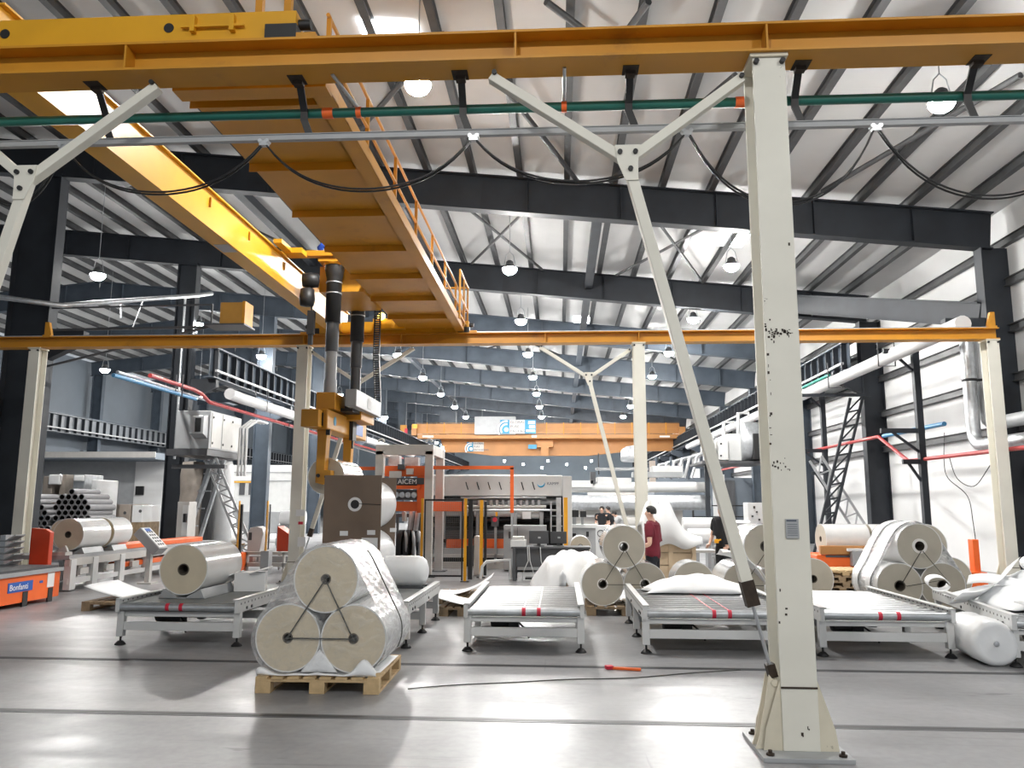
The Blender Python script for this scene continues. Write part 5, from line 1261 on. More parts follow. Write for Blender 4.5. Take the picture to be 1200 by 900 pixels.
# air handling unit at the right columns
t = thing('air_handling_unit', 'white air handling unit with rounded hood and pipe frames left of the near column', 'ventilation unit', (7.0, 32, 3.5))
part('unit_case', WHITEP, t, (853, 508, 900, 540, 32, 2.5), bevel=.03)
p = dp(866, 525, 31.9); b = MB(); b.lathe([(0, 0), (.75, 0), (.8, .15), (.78, 1.2), (0, 1.3)], (p.x + .1, 32.0, p.z + .25), (1, 0, 0), n=28); b.build('rounded_hood', GALV, t); part('hood_opening', BLACK, t, (884, 508, 889, 538, 31.1, .8))
for (x0, x1) in ((827, 838), (842, 853)): o = part('access_panel', WHITEP, t, (x0, 515, x1, 539, 31.8, .6), bevel=.02); part('panel_latch', BLACK, o, (x0 + 2, 519, x0 + 4, 521, 31.77, .04), (x0 + 2, 533, x0 + 4, 535, 31.77, .04))
part('platform', DGREY, t, (823, 540, 902, 543, 31.5, 3))
for (x0, x1, y0) in ((823, 835, 509), (848, 860, 495), (865, 877, 484)):
    a = dp(x0, 530, 32.2); c = dp(x0, y0, 32.2); d = dp(x1, y0, 32.2); e = dp(x1, y0 + 5, 32.2); tubepart('pipe_frame', DUCT, t, [a, c, d, e], .07)
part('stand_leg', STEEL, t, (828, 543, 831, 612, 32, .15), (895, 543, 898, 612, 32, .15))
# control building and background machinery at the right
t = thing('control_cabin', 'grey paneled cabin with a dark door far back at the right', 'cabin', (7.4, 44, 0))
part('cabin_wall', WALLG, t, (768, 560, 900, 626, 44, 4)); part('cabin_door', DGREY, t, (849, 563, 861, 612, 43.9, .1)); part('pale_pillar', WHITEP, t, (837, 556, 849, 610, 43.8, .2)); o = part('window_pane', BLACK, t, (840, 564, 843, 570, 43.75, .05))
t = thing('guard_rail', 'black guard rail in front of the grey cabin at the right', 'railing', (6, 38, 0)); part('rails', BLACK, t, (812, 592, 874, 593.2, 38, .05), (812, 605, 874, 606, 38, .05)); part('posts', BLACK, t, (812, 592, 813.2, 625, 38, .05), (828, 592, 829, 625, 38, .05), (850, 592, 851, 625, 38, .05), (873, 592, 874.2, 625, 38, .05))
t = thing('perforated_cabinet', 'narrow white cabinet with dark holes left of the near column', 'cabinet', (dp(886, 640, 24).x, 24, 0)); o = part('cabinet_body', WHITEP, t, (879, 589, 894, 658.5, 24, .6), bevel=.01); part('dark_holes', BLACK, o, (883, 593, 885, 596, 23.97, .04), (886, 599, 888, 601, 23.97, .04), (881, 604, 883, 606, 23.97, .04), (889, 608, 891, 610, 23.97, .04))
t = thing('frame_table', 'grey frame table behind the trio of rolls by the near column', 'table', (4.3, 19, 0)); part('table_frame', GREYP, t, (855, 613, 905, 616, 19, .1), (872, 616, 875, 670, 19, .1), (835, 640, 870, 642, 19, .1), (835, 652, 870, 654, 19, .1))
part('table_shelf', OFFW, t, (815, 645, 840, 648, 19.2, .6))
for i, (x0, x1, yc, r, l) in enumerate(((800, 838, 615, 8, 'far white roll lying across behind the white-covered crate, upper left'), (806, 846, 628, 8, 'far white roll lying across behind the white-covered crate, lower'), (852, 878, 619, 9, 'far white roll lying across right of the leaning brace'))):
    YY = 22 - 1.2 * i; a = dp(x0, yc, YY); c = dp(x1, yc, YY); R_ = r * YY / F
    t = thing('distant_roll', l, 'roll', (a.x, YY, a.z - R_)); b = MB(); b.hollow(a, c, R_, .05, 28); b.build('film_winding', SIDEW, t)
    b = MB(); b.b2(a.x + .1, a.x + .25, YY - .2, YY + .2, 0, a.z - R_ + .03); b.b2(c.x - .25, c.x - .1, YY - .2, YY + .2, 0, a.z - R_ + .03); b.build('roll_stand', GREYP, t)
# crate with white cover
YCc = 15.3; p = dp(756, 633, YCc); q = dp(815, 633, YCc)
t = thing('timber_crate', 'pale timber crate under a white cover behind the man in maroon', 'crate', ((p.x + q.x) / 2, YCc + .5, 0))
b = MB()
for k in range(4): b.b2(p.x, q.x, YCc, YCc + 1.0, .1 + k * (p.z - .1) / 4 + .006, .1 + (k + 1) * (p.z - .1) / 4 - .006)
b.build('crate_boards', CRATE, t, .005)
b = MB()
for xx in (p.x, (p.x + q.x) / 2 - .04, q.x - .08): b.b2(xx, xx + .08, YCc - .025, YCc, 0, p.z)
b.build('crate_batten', CRATE, t)
def cover():
    G = []; x0, x1 = p.x - .05, q.x + .12
    for j in range(16):
        row = []
        for i in range(30):
            u, v = i / 29, j / 15; z = p.z + .05
            a = math.exp(-((u - .16) / .16) ** 2) * .60 + math.exp(-((u - .46) / .11) ** 2) * .28 + math.exp(-((u - .45) / .27) ** 2) * .50
            a *= max(0, 1 - (2 * v - 1) ** 4) * (.9 + .1 * math.sin(9 * v))
            if u > .8: a *= max(0, (1 - u) / .2) ** .6
            z += a + .03 * noise1(u * 2, v * 3) * min(1, 6 * v * (1 - v))
            y = YCc - .105 + 1.2 * v
            if v < .05: z -= .16 + .05 * math.sin(11 * u)
            row.append((x0 + (x1 - x0) * u, y, z))
        G.append(row)
    b = MB(); b.sheet(G, .008); return tag(b.build('white_cover', FOAM), 'billowing white cover over the timber crate behind the man in maroon', 'cover')
cover()
# ================================================================== machines in the middle
# portal with the red roll handler
YP = 18.6
t = thing('portal_frame', 'white portal frame with a red roll handling head left of the middle', 'machine', (-3.9, 19.3, 0))
for (x0, x1, Y) in ((440, 449.5, YP), (498, 507.5, YP), (511, 520, 20.2)):
    a = dp(x0, 535, Y); c = dp(x1, 528, Y); b = MB(); b.b2(a.x, c.x, Y, Y + .2, 0, c.z); b.build('portal_post', OFFW, t, .01)
    b = MB(); b.b2(a.x - .1, c.x + .1, Y - .1, Y + .3, 0, .02); b.build('post_foot', DGREY, t)
part('top_beam', OFFW, t, (440, 521, 508, 533, YP, .2), bevel=.01)
a = dp(503, 527, YP); c = dp(516, 530, 20.4); b = MB(); b.b2(a.x - .1, a.x + .1, YP + .2, 20.4, a.z - .12, a.z + .12); b.build('side_beam', OFFW, t); a2 = dp(444, 527, YP); b = MB(); b.b2(a2.x - .1, a2.x + .1, YP + .2, 20.4, a2.z - .12, a2.z + .12); b.build('side_beam', OFFW, t)
for px in (447, 503):
    q = dp(px, 519, YP + .1); b = MB(); b.tube([q + V((.07 * math.cos(a_), 0, .02 + .07 * math.sin(a_))) for a_ in [PI * i / 8 for i in range(9)]], .025, 8); b.build('lifting_eye', OFFW, t)
part('head_beam', REDO, t, (450, 546, 498, 558, YP + .3, .4), bevel=.01); part('head_upright', REDO, t, (488, 548, 498, 601, YP + .32, .35), bevel=.01)
part('lower_bar', REDO, t, (452, 588, 542, 599, YP + .5, .3), bevel=.01); part('gripper_bar', REDO, t, (463, 569, 492, 573, YP + .25, .2)); part('white_plate', OFFW, t, (456, 552, 470, 560, YP + .2, .1), (476, 549, 484, 556, YP + .2, .1)); part('mechanism', DGREY, t, (458, 560, 490, 569, YP + .45, .3), (458, 574, 490, 586, YP + .4, .3), (466, 544, 474, 550, YP + .15, .3))
b = MB()
for k in range(4): q = dp(464 + k * 7, 580, YP + .3); b.cyl(q, q + V((0, .3, 0)), .07, n=12)
b.build('guide_wheel', GALV, t)
hb = part('name_plate', DGREY, t, (463, 560, 497, 567.5, YP + .24, .02)); q = dp(466, 567, YP + .23); lettering('AICEM', (q.x, YP + .23, q.z), (1, 0, 0), (0, 0, 1), .16, LETW, hb)
q = dp(455, 540, YP + 1); part('upper_gear', GALV, t, (455, 534, 468, 545, YP + .8, .3), (474, 536, 490, 546, YP + .9, .3)); 
# reel stand behind the board-ended stack
t = thing('reel_stand', 'dark reel stand with grey arms between the board-ended stack and the mesh fence', 'machine', (-4.0, 19.6, 0))
b = MB()
for px in (468, 476): q = dp(px, 642, 19.6); b.cyl(q, q + V((.12, 0, 0)), .44, n=28)
b.build('black_reel', BLACK, t)
b = MB()
for px in (473, 482, 489): q = dp(px, 640, 19.5); b.lathe([(.12, 0), (.36, 0), (.38, .03), (.36, .06), (.12, .06)], q, (1, .3, 0), n=24)
b.build('grey_disc', GREYP, t); part('reel_frame', DGREY, t, (462, 602, 493, 606, 19.9, .3), (463, 606, 466, 668, 19.9, .2), (478, 606, 494, 640, 20.3, .3), (462, 655, 494, 668, 19.7, .6)); b = MB()
for (x0, x1) in ((483, 480), (490, 487)): b.bar(dp(x0, 598, 19.7), dp(x1, 622, 19.6), .09)
b.build('reel_arm', GALV, t); part('arm_hinge', OFFW, t, (471, 600, 475, 611, 19.5, .2))
# overhead red guide pipe
t = thing('guide_pipe', 'square orange-red pipe bending down in front of the slitting machine', 'pipe', (-2, 18.4, 2))
a = dp(508, 548, 18.4); c = dp(600, 548, 18.4); d = dp(600, 601, 18.4); b = MB(); b.bar(a, c + V((.04, 0, 0)), .08); b.bar(c, d, .08); b.build('pipe_run', REDO, t)
b = MB(); b.bar(d, d + V((0, .0, -1.45)), .05); b.build('pipe_stand', GREYP, t)
t = thing('guide_pipe', 'short orange-red pipe behind the gripped roll, left of the white portal', 'pipe', (-4.5, 18.8, 2)); a = dp(418, 549, 18.8); c = dp(441, 549, 18.8); b = MB(); b.bar(a, c, .08); b.build('pipe_run', REDO, t); b = MB(); b.bar(a, (a.x, a.y, 0), .06); b.build('pipe_stand', GREYP, t)
# light curtains and mesh fence
def curtain(label, px, y0, y1, Y, black=(3, 9)):
    t = thing('light_curtain_post', label, 'post', (dp(px, y1, Y).x, Y, 0), 'yellow light curtain posts')
    p, q = dp(px - 2.1, y1, Y), dp(px + 2.1, y0, Y); b = MB(); b.b2(p.x, q.x, Y, Y + .08, .02, q.z); b.build('yellow_post', YPOST, t)
    b = MB(); b.b2(p.x - .06, q.x + .06, Y - .05, Y + .13, 0, .02); b.build('post_foot', DGREY, t)
    if black: p, q = dp(px + black[0], y1 - 2, Y + .05), dp(px + black[1], y0 + 2, Y + .05); b = MB(); b.b2(p.x, q.x, Y + .05, Y + .12, .05, q.z); b.build('black_panel', BLACK, t)
    return t
curtain('yellow and black light curtain post left of the white portal post', 494, 584, 672, 18.2, (2.5, 4))
curtain('yellow and black light curtain post in the middle, reaching lowest', 545, 584, 682, 17.6, (3, 9))
curtain('yellow and black light curtain post left of the grey switch cabinet', 564, 586, 648, 18.6, (3, 6.5))
curtain('bright yellow post behind the desk monitors', 663, 583, 645, 20.4, None)
t = thing('mesh_fence', 'fine wire mesh fence panel with black top rail between two light curtain posts', 'fence', (-2.7, 17.9, 0))
p = dp(496, 670, 17.9); q = dp(543, 586, 17.9); b = MB()
nx = 26; nz = 40
for i in range(nx + 1): x = p.x + (q.x - p.x) * i / nx; b.b2(x - .0014, x + .0014, 17.9, 17.904, .12, q.z)
for k in range(nz + 1): z = .12 + (q.z - .12) * k / nz; b.b2(p.x, q.x, 17.9, 17.904, z - .0014, z + .0014)
b.build('wire_mesh', GREYP, t)
b = MB(); b.bar((p.x, 17.9, q.z), (q.x, 17.9, q.z), .04); b.bar((p.x, 17.9, .1), (q.x, 17.9, .1), .04); b.b2(p.x, p.x + .03, 17.89, 17.92, .0, q.z); b.b2(q.x - .03, q.x, 17.89, 17.92, 0, q.z); b.build('fence_frame', BLACK, t)
# slitting machine
YS = 21.5
t = thing('slitting_machine', 'long slitting machine with a white top beam and dark roller bays, mid hall', 'machine', (-1.8, 22.5, 0))
tb = part('top_beam', WHITEP, t, (503, 557, 659, 581, YS, 1.2), bevel=.02)
part('end_frame', WHITEP, t, (660, 558, 670, 668, YS - .1, 1.5), (494, 558, 504, 668, YS, 1.5), bevel=.01)
part('rear_panel', BLACK, t, (504, 581, 660, 668, YS + 1.3, .1))  # black sheet stands in for the shade inside the machine
q = dp(641, 569, YS - .012); lettering('KAMPF', (q.x, YS - .004, q.z + .02), (1, 0, 0), (0, 0, 1), .105, LETD, tb, depth=.003)
q = dp(636, 566, YS); b = MB(); b.tube([V((q.x + .10 * math.cos(a_) * (1 if a_ < 0 else .9) - .05, YS - .004, q.z + .10 * math.sin(a_))) for a_ in [-PI * .9 + PI * .95 * i / 12 for i in range(13)]], [.004 + .02 * math.sin(PI * i / 12) for i in range(13)], 8); b.build('blue_swoosh', BLUES, tb)
for px in (546, 559, 572, 585, 598, 611, 624):
    a = dp(px, 565, YS - .05); b = MB(); b.tube([a, a + V((.02, -.03, -.07)), a + V((.06, .0, -.2))], .016, 6); b.build('air_hose', BLACK, tb)
for (y0, r, x0, x1, m_, Yo) in ((583, .05, 540, 640, ALU, .1), (588, .09, 520, 655, GREYP, .3), (594, .05, 520, 640, OFFW, .0), (600, .11, 508, 552, WHITEP, .2), (600, .13, 556, 604, WHITEP, .2), (602, .14, 605, 637, WHITEP, .15), (598, .03, 508, 655, ALU, -.1), (609, .09, 508, 655, BLACK, .5), (624, .16, 508, 600, DGREY, .8), (640, .1, 508, 600, GREYP, .6)):
    a = dp(x0, y0, YS + Yo); c = dp(x1, y0, YS + Yo); b = MB(); b.cyl(a, c, r, n=18); b.build('machine_roller', m_, t)
for px in (519, 540, 559, 603, 634): part('winding_arm', GREYP, t, (px - 1.5, 596, px + 2.5, 632, YS - .05, .2), bevel=.01)
part('arm_foot', DGREY, t, (510, 622, 550, 632, YS + .2, .4), (556, 626, 600, 634, YS + .2, .4))
part('paper_sign', PAPER, t, (612, 597, 622, 608, YS - .1, .01))
part('orange_base_box', REDO, t, (523, 632, 553, 646, YS - .1, .5), (566, 632, 597, 649, YS - .1, .5))
part('base_beam', OFFW, t, (497, 650, 602, 653, YS - .4, .1), (497, 659, 602, 667, YS - .4, .1)); part('tool_rail', GREYP, t, (508, 643, 600, 650, YS - .3, .1))
part('blade_holders', ALU, t, *[(560 + 7 * k, 586, 563 + 7 * k, 592, YS - .06, .08) for k in range(11)])
p = dp(578, 617, YS - .4); cbx = part('red_control_box', DGREY, t, (575.5, 605, 584, 617, YS - .45, .15)); b = MB(); q = dp(580, 609, YS - .45); b.cyl((q.x, YS - .47, q.z), (q.x, YS - .45, q.z), .06, n=14); b.build('stop_button', REDT, cbx); part('control_post', GREYP, t, (579, 617, 582, 662, YS - .4, .08)); part('yellow_tag', YPOST, t, (580.5, 600, 583, 605, YS - .44, .05))
part('ladder_rails', GALV, t, (645, 588, 646.5, 626, YS - .3, .05), (652, 583, 657.5, 626, YS - .35, .2), (645, 604, 660, 605, YS - .3, .05), (645, 616, 660, 617, YS - .3, .05))
t = thing('switch_cabinet', 'grey switch cabinet behind the desk in front of the slitting machine', 'cabinet', (dp(612, 650, 20.3).x, 20.4, 0)); o = part('cabinet_body', GREYP, t, (590, 616, 640, 668, 20.3, .7), bevel=.01); part('cabinet_window', DGREY, o, (596, 623, 599, 631, 20.28, .03)); part('door_gap', DGREY, o, (606, 618, 606.6, 666, 20.29, .02))
t = thing('white_folded_leg', 'bent white tube stand on the floor left of the dark desk', 'stand', (-1.9, 18.2, 0)); a = dp(563, 678, 18.2); pts = [dp(563, 676, 18.2), dp(565, 664, 18.2), dp(570, 658, 18.2), dp(598, 656, 18.2)]; tubepart('tube_stand', WHITEP, t, [V((pts[0].x, 18.2, .02))] + pts[1:] + [V((pts[-1].x, 18.2, .02))], .035)
t = thing('grey_cover_panel', 'pale curved cover panel standing beside the middle light curtain post', 'panel', (dp(558, 660, 19).x, 19, 0)); part('cover_sheet', OFFW, t, (555, 628, 562, 674, 19.0, .3), bevel=.03); part('dark_inside', BLACK, t, (546, 640, 554, 664, 19.3, .3))
# desk
YD = 17.9; p = dp(599, 680, YD); q = dp(692, 641, YD); zt = dp(640, 641, YD).z
t = thing('work_desk', 'dark desk with trailing white cables carrying a printer and two monitors', 'desk', ((p.x + q.x) / 2, YD + .35, 0))
b = MB(); b.b2(p.x, q.x, YD, YD + .75, zt - .04, zt); b.build('desk_top', DGREY, t, .005); b = MB(); b.b2(p.x + .05, q.x - .05, YD + .1, YD + .13, .30, zt - .04); b.build('modesty_panel', DGREY, t)
for x in (p.x + .03, q.x - .1):
    for y_ in (YD + .02, YD + .66): b = MB(); b.b2(x, x + .07, y_, y_ + .07, 0, zt - .04); b.build('leg', DGREY, t)
for k, (x0, x1) in enumerate(((618, 612), (620, 627), (633, 640))):
    a = dp(x0, 641, YD - .02); e = dp(x1, 676, YD - .02); b = MB(); b.tube([V((a.x, YD - .015, zt)), V((a.x + .02, YD - .03, zt - .3)), V((a.x + (e.x - a.x) * .6, YD - .03, .25)), V((e.x, YD + .05, .02)), V((e.x + .3, YD + .15, .015))], .010, 6); b.build('trailing_cable', WHITEP, t)
b = MB(); b.b2(p.x + .3, q.x - .4, YD + .2, YD + .5, 0, .06); b.build('cable_tray', BLACK, t)
t = thing('printer', 'white printer on the left end of the dark desk', 'printer', (dp(607, 641, YD).x, YD + .3, zt)); part('printer_body', WHITEP, t, (598, 633, 616, 641.5, YD + .05, .5), bevel=.01); part('printer_lid', OFFW, t, (600, 629, 614, 633, YD + .1, .4), bevel=.01)
for k, (x0, x1, y0, lab) in enumerate(((620, 643, 622, 'left of the two dark monitors on the desk, seen from behind'), (645, 664, 623, 'right of the two dark monitors on the desk, seen from behind'))):
    t = thing('monitor', lab, 'monitor', (dp((x0 + x1) / 2, 641, YD + .3).x, YD + .3, zt)); o = part('monitor_case', DGREY, t, (x0, y0, x1, 637, YD + .3, .04), bevel=.005); q_ = dp((x0 + x1) / 2, 637, YD + .3)
    b = MB(); b.b2(q_.x - .04, q_.x + .04, YD + .33, YD + .36, zt, q_.z + .1); b.b2(q_.x - .12, q_.x + .12, YD + .25, YD + .45, zt, zt + .015); b.build('monitor_stand', DGREY, t); part('monitor_badge', GALV, o, ((x0 + x1) / 2 - 1, 629, (x0 + x1) / 2 + 2, 631, YD + .292, .01))
# consoles and roll right of the desk
q = dp(680, 640, 21); film_roll('small white roll lying behind the right end of the desk', (q.x, 20.8, q.z), .27, .7, face=FACED, side=SIDEW); b = MB(); t = thing('roll_stand', 'low stand under the small white roll behind the desk', 'stand', (q.x, 21.1, 0)); b.b2(q.x - .25, q.x + .25, 20.9, 21.4, 0, q.z - .25); b.build('stand_box', GREYP, t)
t = thing('operator_console', 'grey operator console with a sloping white top right of the slitting machine', 'console', (dp(682, 650, 23).x, 23, 0)); part('console_body', GREYP, t, (668, 618, 698, 660, 23, .8), bevel=.01); part('console_top', WHITEP, t, (665, 615, 700, 618.5, 22.9, .9)); part('dark_opening', BLACK, t, (671, 625, 675, 632, 22.98, .04), (687, 623, 690, 629, 22.98, .04)); part('pump_column', GREYP, t, (671, 597, 675, 618, 23.2, .2), (681, 597, 684, 618, 23.2, .2)); part('pump_head', BLACK, t, (670, 598, 678, 606, 23.1, .3), (680, 599, 687, 606, 23.1, .3))
t = thing('dial_cabinet', 'white cabinet with round dials left of the distant workers', 'cabinet', (dp(705, 650, 25).x, 25, 0)); o = part('cabinet_body', WHITEP, t, (698, 616, 716, 660, 25, .6), bevel=.01)
b = MB()
for (px, py, r) in ((704, 625, .1), (710, 622, .05), (704, 634, .06)): q = dp(px, py, 25); b.tube([q + V((r * math.cos(a_), -.01, r * math.sin(a_))) for a_ in [2 * PI * i / 12 for i in range(13)]], .015, 6)
b.build('dials', DGREY, o)
# coating line far behind
YW = 34
t = thing('coating_line', 'white film stretching line with long horizontal drums far back at the right of the middle', 'machine', (4, 36, 0))
for (x0, x1, yc, r, m_, Yo) in ((668, 828, 571, 6, WHITEP, 0), (668, 832, 589, 8.5, GALV, -.4), (700, 760, 612, 6, OFFW, -.5)):
    a = dp(x0, yc, YW + Yo); c = dp(x1, yc, YW + Yo); b = MB(); b.cyl(a, c, r * YW / F, n=26); b.build('long_drum', m_, t)
part('line_body', OFFW, t, (668, 598, 800, 630, YW, 2.5)); part('line_ledge', WHITEP, t, (668, 563, 695, 571, YW - .3, 1), (668, 604, 770, 606, YW - .3, .3)); part('drive_housing', WHITEP, t, (700, 559, 722, 571, YW - .2, 1.2), (722, 560, 740, 571, YW - .2, 1.2), (765, 546, 800, 553, YW, 1.2)); part('dark_motor', DGREY, t, (692, 553, 698, 567, YW - .3, .5)); part('line_frame', GREYP, t, (698, 548, 760, 551, YW, .3), (742, 553, 800, 559, YW, .8))
p = dp(742, 541, YW + .5); b = MB(); b.lathe([(0, 0), (.5, 0), (.55, .1), (.5, .5), (.3, .65), (0, .7)], p, n=18); b.build('round_housing', GALV, t)
t = thing('pipe_stack', 'dark frame of pipes and ducts far back right of the middle cream column', 'machine', (5, 40, 0))
for k in range(6): a = dp(770 + 8 * k, 560, 40); c = dp(772 + 9 * k, 545 - 2 * k, 40); b = MB(); b.tube([a, c, dp(800 + 8 * k, 540 - 3 * k, 42)], .08, 8); b.build('bent_pipe', GALV if k % 2 else GREYP, t)
part('pipe_frame', STEELB, t, (768, 535, 770, 562, 40, .2), (786, 535, 787.5, 562, 40, .2), (806, 540, 808, 562, 40, .2), (768, 547, 830, 549, 40, .2)); part('brown_panel', CARDB, t, (762, 540, 768, 565, 39.5, .3))
# ================================================================== far overhead crane
YX = 66
t = thing('overhead_crane', 'far orange overhead crane with blue and white company signs over the machines', 'crane', (-1, YX, 6))
mg = part('main_girder', FARORANGE, t, (489, 508.5, 795, 514, YX, .8), bevel=.02)
b = MB(); P = [dp(x, y, YX + 2.2) for x, y in ((516, 514), (792, 514), (792, 528), (735, 529), (690, 534), (577, 534), (545, 530), (522, 530))]; b.prism(P, (0, .6, 0)); b.build('rear_girder', FARORANGE, t)
rl = part('walkway_panel', FARORANGE, t, (488, 496, 796, 508.5, YX + .1, .04)); part('railing_posts', ORANGE, rl, *[(500 + 20 * k, 495, 501 + 20 * k, 508.5, YX + .05, .06) for k in range(15)]); part('railing_rails', ORANGE, rl, (488, 495, 796, 496, YX + .05, .06), (488, 502, 796, 502.8, YX + .05, .06))
part('control_cabinet', GREYP, t, (556, 488, 604, 509, YX - .6, .5), bevel=.02); part('cabinet_joints', GREYP, t, *[(x, 489, x + .5, 508, YX - .62, .03) for x in (568, 580, 592)])
part('end_carriage', FARORANGE, t, (482, 498, 488, 510, YX - .3, 3.2), (796, 500, 803, 510, YX - .3, 3.2)); part('yellow_box', YPOST, t, (483, 497, 489, 502, YX - .4, .2)); part('hoist', FARORANGE, t, (628, 516, 648, 524, YX + 1.2, .9), (634, 524, 643, 534, YX + 1.2, .8)); part('hoist_cabinet', STEELB, t, (515, 482, 534, 495, YX + 1.5, .8))
part('maker_sticker', LETW, mg, (495, 510.5, 508, 512.5, YX - .02, .02), (773, 510.5, 785, 512.5, YX - .02, .02)); part('white_lights', LETW, mg, (623, 510, 629, 512.5, YX - .03, .03))
def sign(x0, y0, x1, y1, Y, lines, parent):
    w = x1 - x0; sg = part('sign_board', OFFW, parent, (x0, y0, x1, y1, Y, .06)); cut = x0 + w * .38
    part('blue_field', BLUES, sg, (x0, y0, cut, y1, Y - .02, .02)); p_, q_ = dp(x0, y1, Y), dp(cut, y0, Y); h = q_.z - p_.z
    cx_, cz_ = q_.x - h * .22, p_.z + h * .28
    b = MB()
    for r_, th in ((h * .62, h * .07), (h * .40, h * .07)): b.tube([V((cx_ + r_ * math.cos(a_), Y - .03, cz_ + r_ * math.sin(a_))) for a_ in [PI * .45 + PI * .75 * i / 14 for i in range(15)]], th, 6)
    b.build('white_arcs', LETW, sg); b = MB(); b.cyl((cx_, Y - .05, cz_), (cx_, Y - .03, cz_), h * .16, n=18); b.build('white_disc', LETW, sg)
    for i, s_ in enumerate(lines): lettering(s_, (q_.x + h * .06, Y - .01, p_.z + h * (.74 - .33 * i)), (1, 0, 0), (0, 0, 1), h * .28, LETD, sg, depth=.01)
sign(586, 492, 615, 508, YX - .75, ('GLOBAL', 'PURE', 'PACKAGING'), t)
o = part('blue_sign', BLUES, t, (615, 492, 628, 508, YX - .75, .06)); part('white_stripes', LETW, o, (619, 493.5, 627, 497, YX - .78, .03), (620, 498.5, 627, 502, YX - .78, .03), (616.5, 503.5, 627, 506, YX - .78, .03))
sign(547, 518, 567, 529, YX + 2.1, ('GLOBAL', 'PURE', 'PACKAGING'), t)
part('blue_plate', BLUES, t, (619, 521, 629, 526, YX + 1.1, .05))
part('pendant_control', BLACK, t, (701, 531, 702, 556, YX + 1, .05)); part('red_buffer', REDT, t, (474, 502, 477, 508, YX - .5, .3)); part('buffer_box', ORANGE, t, (469, 498, 476, 507, YX - .2, .4))
# distant roll transport further back
t = thing('far_machine', 'pale machine housings far down the middle of the hall', 'machine', (-1, 75, 0)); part('housing', OFFW, t, (480, 556, 640, 610, 78, 3), (690, 566, 760, 609.5, 80, 3)); part('housing_trim', GREYP, t, (480, 562, 640, 563, 77.9, .1))
for k in range(7): part('work_lamp', WORKL, t, (590 + 17 * k + 5 * (k % 3), 539 + 4 * (k % 3), 592.4 + 17 * k + 5 * (k % 3), 541.4 + 4 * (k % 3), 77, .1))
